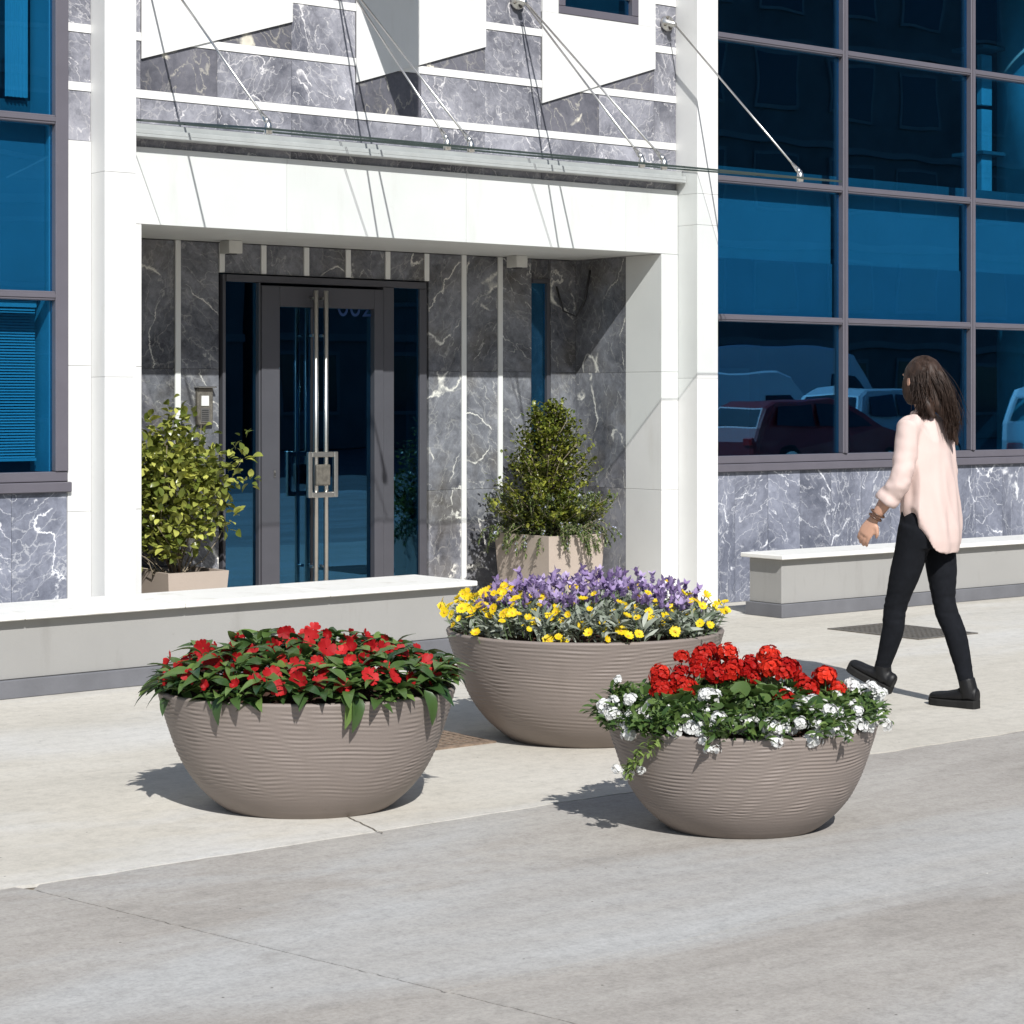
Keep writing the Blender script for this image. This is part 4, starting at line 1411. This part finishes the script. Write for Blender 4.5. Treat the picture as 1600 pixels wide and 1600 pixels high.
T = thing('rosemary', (9.31, 11.35, .53), 'rosemary with pale blue flowers hanging over the pot right of the door', 'bush')
rg = [leaf_geo(.028, .0046, 2, .1, .2), leaf_geo(.023, .004, 2, .1, .1)]
lv, bl_, brs = [], [], []
for k in range(210):
    a = random.random() * 6.283
    hang = random.random() < .6
    b0 = Vector((9.31 + random.uniform(-.18, .18), 11.42 + random.uniform(-.22, .22), .52))
    outd = Vector((math.cos(a), math.sin(a), 0))
    if hang:
        p1 = b0 + outd * random.uniform(.10, .2) + Vector((0, 0, random.uniform(.05, .12)))
        p2 = p1 + outd * random.uniform(.08, .14) + Vector((0, 0, random.uniform(-.10, -.02)))
        p3 = p2 + outd * .03 + Vector((0, 0, random.uniform(-.12, -.03)))
    else:
        p1 = b0 + outd * .1 + Vector((0, 0, .12))
        p2 = p1 + outd * .1 + Vector((0, 0, .09))
        p3 = p2 + outd * .05 + Vector((0, 0, .08))
    pts = [b0, p1, p2, p3]
    V, F = tube_geo(pts, [.003, .0025, .002, .0012], 4)
    brs.append((np.array([list(x) for x in V]), F))
    for j in range(95):
        t = random.uniform(.6, 2.99)
        i = int(t)
        c = pts[i].lerp(pts[i + 1], t - i)
        if c.y > 12.0 or c.x > 10.03:
            continue
        ax = (pts[i + 1] - pts[i]).normalized()
        d = ax * .6 + Vector((random.uniform(-1, 1), random.uniform(-1, 1), random.uniform(-1, 1)))
        lv.append((random.randrange(2), rot_to(d), random.uniform(.8, 1.3), c))
        if random.random() < .02:
            bl_.append((0, rot_to(d), random.uniform(.8, 1.4), c + Vector((0, 0, .008))))
V, F = merge(brs)
mesh_obj('branches', V, F, 'bark', T, True)
scatter_mesh('foliage', rg, lv, 'leaf_rosemary', T)
scatter_mesh('blossom', [petal_disc(4, .010, .008, .5)], bl_, 'petal_blue', T)

# ================================================================ walking woman
M['skin'] = plain('skin', (.52, .30, .21), .5, var=.06, scale=14)
M['blouse'] = plain('pale_pink_blouse', (.60, .465, .425), .85, var=.02, scale=9, bump=.05, bscale=700)
M['trousers'] = plain('black_denim', (.008, .009, .012), .9, var=.2, scale=30, spec=.15)
M['hair'] = plain('brown_hair', (.034, .019, .013), .55, spec=.3, var=.45, scale=55)
M['shoe'] = plain('black_leather', (.007, .007, .008), .5, spec=.3, var=.1)
M['sole'] = plain('dark_rubber', (.014, .0135, .013), .8, spec=.25)
M['bead'] = plain('bracelet', (.10, .05, .03), .4)
M['eye_white'] = plain('eyeball', (.8, .78, .75), .3)

def loft(rings, n=20):
    """rings: list of (centre, x axis vector, y axis vector): closed tube"""
    V, F = [], []
    for c, ax, ay in rings:
        for k in range(n):
            t = 2 * math.pi * k / n
            V.append(Vector(c) + Vector(ax) * math.cos(t) + Vector(ay) * math.sin(t))
    for i in range(len(rings) - 1):
        for k in range(n):
            F.append((i * n + k, i * n + (k + 1) % n, (i + 1) * n + (k + 1) % n, (i + 1) * n + k))
    F.append(tuple(range(n))[::-1])
    F.append(tuple((len(rings) - 1) * n + k for k in range(n)))
    return V, F

def limb(pts, rads, n=16, sub=5, flat=1.0):
    """smooth tapered tube through the joints (Catmull-Rom)"""
    P = [Vector(p) for p in pts]
    P = [P[0] * 2 - P[1]] + P + [P[-1] * 2 - P[-2]]
    r = [rads[0]] + list(rads) + [rads[-1]]
    C, Rr = [], []
    for i in range(1, len(P) - 2):
        for s in range(sub):
            t = s / sub
            a, b, c, d = P[i - 1], P[i], P[i + 1], P[i + 2]
            C.append(.5 * ((2 * b) + (c - a) * t + (2 * a - 5 * b + 4 * c - d) * t * t + (3 * b - a - 3 * c + d) * t ** 3))
            Rr.append(r[i] + (r[i + 1] - r[i]) * (t * t * (3 - 2 * t)))
    C.append(P[-2]); Rr.append(r[-2])
    rings = []
    for i, c in enumerate(C):
        d = (C[min(i + 1, len(C) - 1)] - C[max(0, i - 1)]).normalized()
        ax = d.cross(Vector((0, 1, 0)))
        if ax.length < .05:
            ax = d.cross(Vector((1, 0, 0)))
        ax.normalize()
        ay = d.cross(ax)
        rings.append((c, ax * Rr[i], ay * Rr[i] * flat))
    return loft(rings, n)

def ellipsoid(c, r, n=24, m=16):
    rings = []
    for i in range(1, m):
        t = math.pi * i / m
        rings.append(((c[0], c[1], c[2] - r[2] * math.cos(t)), (r[0] * math.sin(t), 0, 0), (0, r[1] * math.sin(t), 0)))
    return loft(rings, n)

def fuse(name, parts, voxel, smooth, mat, parent, disp=None):
    """overlapping closed shapes -> one continuous surface"""
    V, F = merge([([tuple(v) for v in p[0]], p[1]) for p in parts])
    me = bpy.data.meshes.new(name)
    me.from_pydata(V.tolist(), [], F)
    bm = bmesh.new(); bm.from_mesh(me)
    bmesh.ops.recalc_face_normals(bm, faces=bm.faces)
    bm.to_mesh(me); bm.free()
    tmp = bpy.data.objects.new('tmp', me)
    col.objects.link(tmp)
    rm = tmp.modifiers.new('r', 'REMESH'); rm.mode = 'VOXEL'; rm.voxel_size = voxel
    sm = tmp.modifiers.new('s', 'SMOOTH'); sm.factor = .5; sm.iterations = smooth
    dgr = bpy.context.evaluated_depsgraph_get()
    res = bpy.data.meshes.new_from_object(tmp.evaluated_get(dgr))
    bpy.data.objects.remove(tmp)
    if disp:
        res.update()
        nv = len(res.vertices)
        co = [v.co.copy() for v in res.vertices]
        no = [v.normal.copy() for v in res.vertices]
        for i in range(nv):
            res.vertices[i].co = co[i] + no[i] * disp(co[i], no[i])
        res.update()
    res.materials.clear()
    o = link_mesh(name, res, mat, None, True)
    child(o, parent)
    return o

T = thing('person', (7.834, 6.745, 0), 'woman with long brown hair in pale pink blouse and black trousers walking past', 'person')
T['local_axes'] = 1
T.rotation_euler = (0, 0, math.atan2(.2, .98))       # her heading: local +y
HIPL, HIPR = (-.085, .0, .87), (.085, .0, .87)
KNL, KNR = (-.080, .125, .475), (.080, -.055, .475)
ANL, ANR = (-.060, .215, .150), (.085, -.175, .095)
SHL, SHR = (-.155, .005, 1.345), (.155, .005, 1.345)
ELL, ELR = (-.232, .010, 1.095), (.190, .0, 1.10)
WRL, WRR = (-.262, .135, .905), (.178, .045, .868)

def head_parts():
    hc = Vector((0, .03, 1.565))
    p = [ellipsoid(hc, (.074, .093, .108)), ellipsoid(hc + Vector((0, .03, -.055)), (.056, .066, .062))]
    p.append(limb([hc + Vector((0, .088, .012)), hc + Vector((0, .112, -.022)), hc + Vector((0, .096, -.032))], [.008, .013, .011], 8, 3))   # nose
    p.append(ellipsoid(hc + Vector((0, .089, -.062)), (.022, .010, .007), 10, 6))                                                        # mouth
    p.append(ellipsoid(hc + Vector((0, .076, -.098)), (.022, .018, .015), 10, 6))                                                        # chin
    for s in (-1, 1):
        p.append(ellipsoid(hc + Vector((s * .075, -.005, -.012)), (.010, .019, .030), 10, 8))
        p.append(ellipsoid(hc + Vector((s * .032, .080, .028)), (.022, .012, .007), 10, 6))
    turn = Matrix.Translation(hc) @ Matrix.Rotation(R(-24), 4, 'Z') @ Matrix.Translation(-hc)
    return [([turn @ Vector(v) for v in V], F) for V, F in p]

def hand(wr, dirv, palm_n, side, curl):
    """palm, four fingers and a thumb from the wrist along dirv"""
    d = Vector(dirv).normalized()
    nrm = Vector(palm_n)
    nrm = (nrm - d * nrm.dot(d)).normalized()
    wd = d.cross(nrm).normalized() * side
    w0 = Vector(wr)
    rings = []
    for t, hw_, ht in ((0, .024, .017), (.025, .033, .016), (.055, .039, .014), (.082, .039, .012), (.09, .034, .010)):
        rings.append((w0 + d * t, wd * hw_, nrm * ht))
    parts = [loft(rings, 14)]
    for off, L in ((-.028, .062), (-.0095, .072), (.0095, .068), (.027, .054)):
        p0 = w0 + d * .078 + wd * off
        p1 = p0 + d * L * .45 + nrm * curl * .010
        p2 = p1 + (d * .8 + nrm * curl).normalized() * L * .34
        p3 = p2 + (d * .45 + nrm * curl * 1.5).normalized() * L * .28
        parts.append(limb([p0, p1, p2, p3], [.0088, .0082, .0076, .0062], 8, 3))
    q0 = w0 + d * .022 - wd * .026
    q1 = q0 + (d * .7 - wd * .6 + nrm * .2).normalized() * .034
    q2 = q1 + (d * .95 - wd * .15 + nrm * .3).normalized() * .028
    parts.append(limb([q0, q1, q2], [.013, .010, .0075], 8, 3))
    return parts

body = head_parts()
body.append(limb([(0, .0, 1.33), (0, .008, 1.42), (0, .022, 1.50)], [.046, .047, .048], 16))
body.append(loft([((0, 0, .80), (.11, 0, 0), (0, .075, 0)), ((0, 0, .90), (.13, 0, 0), (0, .085, 0)), ((0, 0, 1.0), (.11, 0, 0), (0, .075, 0)), ((0, .005, 1.1), (.10, 0, 0), (0, .07, 0)),
                  ((0, .005, 1.22), (.115, 0, 0), (0, .07, 0)), ((0, .005, 1.32), (.12, 0, 0), (0, .05, 0)), ((0, .01, 1.355), (.07, 0, 0), (0, .035, 0))], 24))
for hp, kn, an in ((HIPL, KNL, ANL), (HIPR, KNR, ANR)):
    h_, k_, a_ = Vector(hp), Vector(kn), Vector(an)
    body.append(limb([h_, h_.lerp(k_, .45), k_, k_.lerp(a_, .35) + Vector((0, -.014, 0)), a_.lerp(k_, .03)], [.070, .058, .038, .036, .024], 14))
for sh, el, wr in ((SHL, ELL, WRL), (SHR, ELR, WRR)):
    body.append(limb([sh, el, Vector(el).lerp(Vector(wr), .45), wr], [.036, .036, .035, .024], 14))
dl = Vector((-.015, .075, -.125))
dr = Vector((-.02, .03, -.13))
body += hand(WRL, dl, (.85, .1, -.1), -1, .45)
body += hand(WRR, dr, (-.85, .1, -.1), 1, .5)
fuse('body', body, .0052, 3, 'skin', T)
for s in (-1, 1):
    v, f = ellipsoid((s * .031, .083, .010), (.011, .008, .008), 10, 8)
    v = [Matrix.Rotation(R(-24), 3, 'Z') @ Vector(q) + Vector((0, .03, 1.565)) for q in v]
    child(mesh_obj('eye', v, f, 'eye_white', None, True), T)

# trousers
tr = [loft([((0, .0, .765), (.150, 0, 0), (0, .105, 0)), ((0, -.008, .83), (.168, 0, 0), (0, .122, 0)), ((0, -.005, .90), (.165, 0, 0), (0, .120, 0)), ((0, 0, .99), (.140, 0, 0), (0, .102, 0))], 26)]
for hp, kn, an, s in ((HIPL, KNL, ANL, -1), (HIPR, KNR, ANR, 1)):
    h_ = Vector(hp); k_ = Vector(kn); a_ = Vector(an)
    tr.append(limb([h_, h_.lerp(k_, .45) + Vector((s * .003, -.004, 0)), k_, k_.lerp(a_, .35) + Vector((0, -.014, 0)), a_.lerp(k_, .03)], [.090, .076, .055, .053, .038], 18))
def dtr(c, n):
    knee = math.exp(-((c.z - .48) / .09) ** 2) + .7 * math.exp(-((c.z - .16) / .06) ** 2)
    return .004 * mnoise.noise(Vector((c.x * 12, c.y * 12, c.z * 45))) * (knee + .25)
fuse('trousers', tr, .0075, 6, 'trousers', T, dtr)

# blouse: loose, curved hem longer at the back, rolled sleeves
nb = 44
rg_ = []
levels = [(1.415, .054, .050, .010), (1.392, .078, .060, .004), (1.372, .118, .070, .0), (1.345, .152, .078, .0), (1.30, .166, .088, -.002), (1.22, .166, .106, -.008), (1.12, .166, .112, -.012), (1.02, .170, .118, -.016), (.93, .178, .124, -.02), (.86, .180, .127, -.024), (.80, .176, .124, -.028), (.745, .164, .114, -.03)]
Vb, Fb = [], []
for z, rx, ry, cy in levels:
    for k in range(nb):
        t = 2 * math.pi * k / nb
        cx_, sy_ = math.cos(t), math.sin(t)
        zz = z
        if z < 1.0:
            back = (1 - math.cos(math.pi * min(1, max(0, .12 - sy_)))) / 2
            hem = .935 - .195 * back - .07 * (1 - math.cos(math.pi * max(0, sy_))) / 2
            f_ = (1.0 - z) / (1.0 - .745)
            zz = 1.0 - f_ * (1.0 - hem)
        Vb.append(Vector((rx * cx_ * (1 - .04 * sy_), cy + ry * sy_, zz)))
for i in range(len(levels) - 1):
    for k in range(nb):
        Fb.append((i * nb + (k + 1) % nb, i * nb + k, (i + 1) * nb + k, (i + 1) * nb + (k + 1) % nb))
Fb.append(tuple(range(nb)))
Fb.append(tuple((len(levels) - 1) * nb + k for k in range(nb))[::-1])
bl = [(Vb, Fb)]
def sleeve(sh, el, wr):
    s_, e_, w_ = Vector(sh), Vector(el), Vector(wr)
    cu = e_.lerp(w_, .52)
    return [limb([s_ * .93 + Vector((0, 0, .06)), s_, s_.lerp(e_, .5), e_, cu], [.052, .060, .054, .054, .050], 20),
            limb([cu.lerp(e_, .40), cu.lerp(e_, .15), cu + (w_ - e_) * .05], [.052, .059, .056], 20)]
bl += sleeve(SHL, ELL, WRL) + sleeve(SHR, ELR, WRR)
def dbl(c, n):
    arm = max(0, min(1, (abs(c.x) - .17) / .03))
    fo_ = 1 - abs(mnoise.noise(Vector((c.x * 11 + 3 + c.z * 1.5, c.y * 11, c.z * 1.8)))) * 2
    v = (.016 * fo_ - .010) * (1 - arm) * min(1, max(.25, (c.z - .76) / .12))
    v += .004 * mnoise.noise(Vector((c.x * 24, c.y * 24, c.z * 7))) * (1 - arm)
    pl_ = math.sin(c.x * 62 + 2.6 * mnoise.noise(Vector((c.x * 5, c.z * 3.2, 2.0))))
    v += .0045 * pl_ * (1 - arm) * max(0, -n.y) * min(1, max(0, (1.30 - c.z) / .2))
    el_ = math.exp(-((c.z - 1.05) / .10) ** 2)
    v += arm * (.007 * el_ + .003) * mnoise.noise(Vector((c.x * 16 + c.z * 9, c.y * 22, c.z * 24)))
    return v
fuse('blouse', bl, .0075, 5, 'blouse', T, dbl)
# collar band
cb = [((.062 * math.cos(a), .012 + .056 * math.sin(a), 1.415 + .012 * -math.sin(a)), 0) for a in [k * .3142 for k in range(21)]]
child(tube('collar', [c[0] for c in cb], .011, 'blouse', None, 8), T)

# hair: a full cap plus many strands blown to her right
random.seed(5)
hc = Vector((0, .03, 1.565))
cap = [ellipsoid(hc + Vector((0, -.014, .016)), (.083, .098, .105)), ellipsoid(hc + Vector((.0, -.040, -.05)), (.076, .066, .10)), ellipsoid(hc + Vector((-.052, .022, -.035)), (.030, .050, .085)),
       limb([hc + Vector((0, -.06, -.05)), (.012, -.075, 1.44), (.040, -.105, 1.36)], [.066, .048, .024], 16, 4, .7),
       limb([hc + Vector((.02, -.07, -.10)), (.035, -.100, 1.38), (.055, -.125, 1.29), (.062, -.13, 1.25)], [.046, .032, .016, .005], 12, 4, .7),
       limb([hc + Vector((-.04, -.03, -.05)), (-.06, -.04, 1.45), (-.065, -.075, 1.385)], [.045, .036, .012], 12, 4, .8)]
def dh(c, n):
    return .003 * mnoise.noise(Vector((c.x * 75, c.y * 75, c.z * 5))) + .003 * mnoise.noise(Vector((c.x * 22, c.y * 22, c.z * 4)))
H_ = fuse('hair', cap, .006, 6, 'hair', T, dh)
sv, sfaces, bs_ = [], [], 0
for i in range(2600):
    a = random.uniform(-.45, math.pi + .45)
    ph = random.uniform(.02, 1.0)
    st_ = hc + Vector((math.cos(a) * .082 * math.sin(ph * 1.5), -.014 - math.sin(a) * .096 * math.sin(ph * 1.5), .016 + .104 * math.cos(ph * 1.5)))
    side_ = math.cos(a)
    q_ = mnoise.noise(Vector((a * 2.5, ph, 0)))
    if side_ > -.80:
        end = Vector((.040 + .018 * side_ + random.gauss(0, .013), -.112 + random.gauss(0, .012), 1.335 + .09 * q_ + random.gauss(0, .02)))
    else:
        end = Vector((-.058 + random.gauss(0, .012), -.02 + random.gauss(0, .02), 1.40 + .05 * q_ + random.gauss(0, .02)))
    if random.random() < .05:
        end += Vector((random.choice((-.05, .07)), random.uniform(-.02, .02), random.uniform(-.01, .05)))
    m1 = st_.lerp(end, .38) + Vector((side_ * .016, -.020 * math.sin(a) - .006, .006))
    m2 = st_.lerp(end, .75) + Vector((side_ * .004, -.014, 0)) + Vector((random.gauss(0, .003), random.gauss(0, .003), 0))
    wv_ = .010 * math.sin(a * 7 + ph * 2) 
    m2 += Vector((wv_, 0, 0))
    m3 = m2.lerp(end, .55) - Vector((wv_ * .9, 0, 0))
    v, f = limb([st_, m1, m2, m3, end], [.0012, .0013, .0013, .0011, .0004], 3, 3)
    sv += v
    sfaces += [tuple(x + bs_ for x in q) for q in f]
    bs_ += len(v)
so_ = mesh_obj('hair_strands', sv, sfaces, 'hair', None, True)
child(so_, T)
so_['kind'] = 'stuff'

# shoes
def shoe(an, heel, toe, s):
    """an: ankle, heel/toe: ground points of the sole"""
    he, to_ = Vector(heel), Vector(toe)
    d = (to_ - he).normalized()
    sd = d.cross(Vector((0, 0, 1))).normalized()
    up = sd.cross(d)
    L = (to_ - he).length
    prof = [(0, .026, .058), (.06, .033, .066), (.25, .033, .064), (.45, .036, .046), (.65, .043, .034), (.82, .043, .029), (.94, .034, .023), (1.0, .016, .012)]
    rings = [(he + d * L * t + up * (.030 + h * .5), sd * w_, up * (h * .5 + .008)) for t, w_, h in prof]
    parts = [loft(rings, 18), limb([he + d * L * .16 + up * .05, Vector(an).lerp(he + d * L * .16 + up * .08, .3), Vector(an) + Vector((0, .01 * s, .045))], [.040, .042, .041], 14)]
    o = fuse('shoe', parts, .005, 4, 'shoe', T)
    out_ = [(0, .022), (.03, .034), (.15, .039), (.35, .038), (.55, .045), (.75, .050), (.9, .043), (.98, .026), (1.01, .008)]
    V, F = [], []
    ring_pts = [(t, w_) for t, w_ in out_] + [(t, -w_) for t, w_ in reversed(out_)]
    n = len(ring_pts)
    for h, k in ((0, .97), (.006, 1.0), (.028, 1.0), (.034, .93)):
        for t, w_ in ring_pts:
            th = h + (.006 if t < .3 and h > .01 else 0)
            V.append(he + d * L * t + sd * w_ * k + up * th)
    for r in range(3):
        for i in range(n):
            F.append((r * n + i, r * n + (i + 1) % n, (r + 1) * n + (i + 1) % n, (r + 1) * n + i))
    F.append(tuple(range(n))[::-1]); F.append(tuple(3 * n + i for i in range(n)))
    sl_ = mesh_obj('sole', V, F, 'sole'); sl_.parent = o
    for q in range(4):
        c = he + d * L * (.36 + .075 * q) + up * (.088 - .011 * q)
        lc = tube('lace', [c - sd * .024, c + up * .006, c + sd * .024], .0026, 'sole', None, 6); lc.parent = o
    return o
shoe(ANR, (.088, -.225, 0), (.098, .035, 0), 1)
shoe(ANL, (-.058, .170, .050), (-.072, .395, .155), -1)
# bracelet on the left wrist
wv = Vector(WRL); ax = (Vector(WRL) - Vector(ELL)).normalized()
a1 = ax.cross(Vector((0, 0, 1))).normalized(); a2 = ax.cross(a1)
for off in (.012, .034):
    c = wv - ax * off
    pts = [c + (a1 * math.cos(k * .3142) + a2 * math.sin(k * .3142)) * (.030 + off * .12) for k in range(21)]
    br = tube('bracelet', pts, .0045, 'bead', None, 6)
    child(br, T)

# ================================================================ across the street (seen only in the glass)
M['far_wall'] = plain('dark_render', (.13, .12, .115), .9, var=.25, scale=.6)
M['far_band'] = plain('far_band', (.20, .19, .18), .9, var=.1, scale=1)
M['far_glass'] = plain('far_window', (.03, .035, .045), .06, var=.1, spec=.3)
M['tyre'] = plain('tyre_rubber', (.02, .02, .02), .8)
M['car_red'] = plain('red_car_paint', (.30, .016, .02), .5, var=.02, coat=.2)
M['car_white'] = plain('white_car_paint', (.72, .73, .74), .5, var=.02, coat=.2)
M['car_silver'] = plain('silver_car_paint', (.50, .52, .55), .5, var=.02, coat=.2)
M['lamp_red'] = plain('tail_lamp', (.45, .02, .02), .25)
M['lamp_clear'] = plain('head_lamp', (.7, .72, .74), .2)

def opposite(x0, x1, y, h, label, cols, rows):
    T = thing('opposite_building', ((x0 + x1) / 2, y, 0), label, 'building', 'dark buildings across the street')
    box('wall', x0, x1, y - 12, y, 0, h, 'far_wall', T)
    box('parapet', x0 - .1, x1 + .1, y - 12.1, y + .15, h + .002, h + .4, 'far_band', T)
    sh = h / rows
    sx = (x1 - x0) / cols
    for r in range(rows):
        box('string_course', x0, x1, y + .002, y + .12, sh * (r + 1) - .35, sh * (r + 1) - .1, 'far_band', T)
        for c in range(cols):
            a = x0 + sx * (c + .2)
            wd = box('window', a, a + sx * .6, y + .003, y + .08, sh * r + .9, sh * (r + 1) - .7, 'far_band', T)
            box('pane', a + .12, a + sx * .6 - .12, y + .081, y + .09, sh * r + 1.02, sh * (r + 1) - .82, 'far_glass', wd)
opposite(4, 33, -31, 17.5, 'dark five storey building across the street, its reflection in the door glass', 9, 5)
opposite(33.5, 100, -31, 18.0, 'long dark five storey building across the street, mirrored in the right windows', 18, 5)

def vehicle(kind, loc, rotz, L, Wd, H, prof, belt, paint, label, cat, glass):
    """prof: closed side outline (x forward, z up); glass: list of side-window polygons"""
    T = thing(kind, loc, label, cat, 'parked vehicles')
    T['local_axes'] = 1
    T.rotation_euler = (0, 0, rotz)
    n = len(prof)
    def hw(z):
        return Wd / 2 * (1 - .02 * max(0, .5 - z)) if z < belt else Wd / 2 - .20 * (z - belt) / (H - belt) * (1.0 if H < 2 else .45)
    cx = sum(p[0] for p in prof) / n
    cz = sum(p[1] for p in prof) / n
    V2 = []
    for x, z in prof:
        V2.append((cx + (x - cx) * .985, -hw(z), cz + (z - cz) * .955))
    for x, z in prof:
        V2.append((x, -hw(z) + .08, z))
    for x, z in prof:
        V2.append((x, hw(z) - .08, z))
    for x, z in prof:
        V2.append((cx + (x - cx) * .985, hw(z), cz + (z - cz) * .955))
    F = [tuple(range(n)), tuple(range(4 * n - 1, 3 * n - 1, -1))]
    for r in range(3):
        for i in range(n):
            F.append((r * n + i, (r + 1) * n + i, (r + 1) * n + (i + 1) % n, r * n + (i + 1) % n))
    bm = bmesh.new()
    me = bpy.data.meshes.new('body')
    me.from_pydata(V2, [], F)
    bm.from_mesh(me)
    bmesh.ops.triangulate(bm, faces=[f for f in bm.faces if len(f.verts) > 4])
    bmesh.ops.recalc_face_normals(bm, faces=bm.faces)
    bm.to_mesh(me)
    bm.free()
    body = link_mesh('body', me, paint)
    child(body, T)
    for s in (-1, 1):
        for g in glass:
            Vg = [(x, s * (hw(z) + .006), cz + (z - cz) * .985) for x, z in g]
            o = mesh_obj('side_window', Vg, [tuple(range(len(g)))] if s < 0 else [tuple(range(len(g)))[::-1]], 'far_glass')
            child(o, T)
    # windscreen and rear screen: the outline's sloping edges
    for i in range(n):
        (x0, z0), (x1, z1) = prof[i], prof[(i + 1) % n]
        if min(z0, z1) > belt - .08 and abs(z1 - z0) > .28:
            nx, nz = (z1 - z0), -(x1 - x0)
            l = math.hypot(nx, nz)
            sgn = 1 if (nx * ((x0 + x1) / 2 - cx) > 0) else -1
            ox, oz = sgn * nx / l * .008, sgn * nz / l * .008
            a0, a1 = .08, .92
            q = []
            for t, y in ((a0, -1), (a1, -1), (a1, 1), (a0, 1)):
                x, z = x0 + (x1 - x0) * t, z0 + (z1 - z0) * t
                q.append((x + ox, y * (hw(z) - .13), z + oz))
            o = mesh_obj('windscreen' if (x0 + x1) / 2 > cx else 'rear_screen', q, [(0, 1, 2, 3)], 'far_glass')
            child(o, T)
    rw_ = .31 if H < 2 else .35
    for x in (L * .31, -L * .30):
        for s in (-1, 1):
            V, F = lathe([(rw_ - .05, -.10), (rw_, -.07), (rw_, .07), (rw_ - .05, .10)], 24)
            me = bpy.data.meshes.new('wheel')
            me.from_pydata([(x + a, s * (Wd / 2 - .10) + c, rw_ + b) for a, b, c in V], [], F)
            o = link_mesh('wheel', me, 'tyre'); child(o, T)
            V, F = lathe([(rw_ * .62, -.105), (rw_ * .62, .105)], 18)
            me = bpy.data.meshes.new('rim')
            me.from_pydata([(x + a, s * (Wd / 2 - .095) + c, rw_ + b) for a, b, c in V], [], F)
            o2 = link_mesh('rim', me, 'steel'); o2.parent = o
    for s in (-1, 1):
        for xx, m_, nm in ((L / 2 - .02, 'lamp_clear', 'headlight'), (-L / 2 + .02, 'lamp_red', 'tail_light')):
            bm = bmesh.new()
            bm_box(bm, xx - .05, xx + .03, s * (Wd / 2 - .25) - .16, s * (Wd / 2 - .25) + .16, .62, .78)
            o = bm_done(bm, nm, m_, None, .02); child(o, T)
    return T

car_prof = [(-2.05, .30), (-2.08, .70), (-1.98, .95), (-1.72, 1.35), (-1.45, 1.47), (-.1, 1.50), (.35, 1.42), (1.05, .98), (1.85, .80), (2.05, .62), (2.08, .30)]
car_glass = [[(-1.55, .98), (-1.42, 1.36), (-.62, 1.42), (-.62, .98)], [(-.52, .98), (-.52, 1.42), (.22, 1.36), (.78, .98)]]
suv_prof = [(x * 1.06, z * 1.17 if z > .5 else z) for x, z in car_prof]
suv_glass = [[(x * 1.06, z * 1.16) for x, z in g] for g in car_glass]
van_prof = [(-2.9, .35), (-2.92, 1.2), (-2.85, 2.55), (-2.7, 2.78), (1.35, 2.78), (1.75, 2.60), (2.35, 1.50), (2.85, 1.15), (2.95, .70), (2.9, .35)]
van_glass = [[(1.0, 1.5), (1.0, 2.1), (1.72, 2.1), (2.1, 1.5)]]
vehicle('parked_car', (29.2, -5.8, -.03), R(4), 4.15, 1.75, 1.50, car_prof, .95, 'car_red', 'dark red hatchback mirrored in the lower right window', 'car', car_glass)
vehicle('parked_car', (34.6, -8.8, -.03), R(-6), 4.4, 1.82, 1.755, suv_prof, 1.1, 'car_silver', 'silver car mirrored behind the red hatchback', 'car', suv_glass)
vehicle('parked_car', (30.5, -1.0, -.03), R(-35), 4.4, 1.82, 1.755, suv_prof, 1.1, 'car_white', 'white car mirrored at the far right of the lower windows', 'car', suv_glass)
vehicle('delivery_van', (39.2, -16.4, -.03), R(28), 5.9, 2.05, 2.78, van_prof, 1.4, 'car_white', 'tall white van mirrored in the lower window beside the pilaster', 'van', van_glass)
vehicle('delivery_van', (33.2, -12.6, -.03), R(25), 5.2, 1.95, 2.10, [(x * .9, .35 + (z - .35) * .72) for x, z in van_prof], 1.05, 'car_white', 'low white van mirrored in front of the taller one', 'van', [[(x * .9, .35 + (z - .35) * .72) for x, z in g] for g in van_glass])
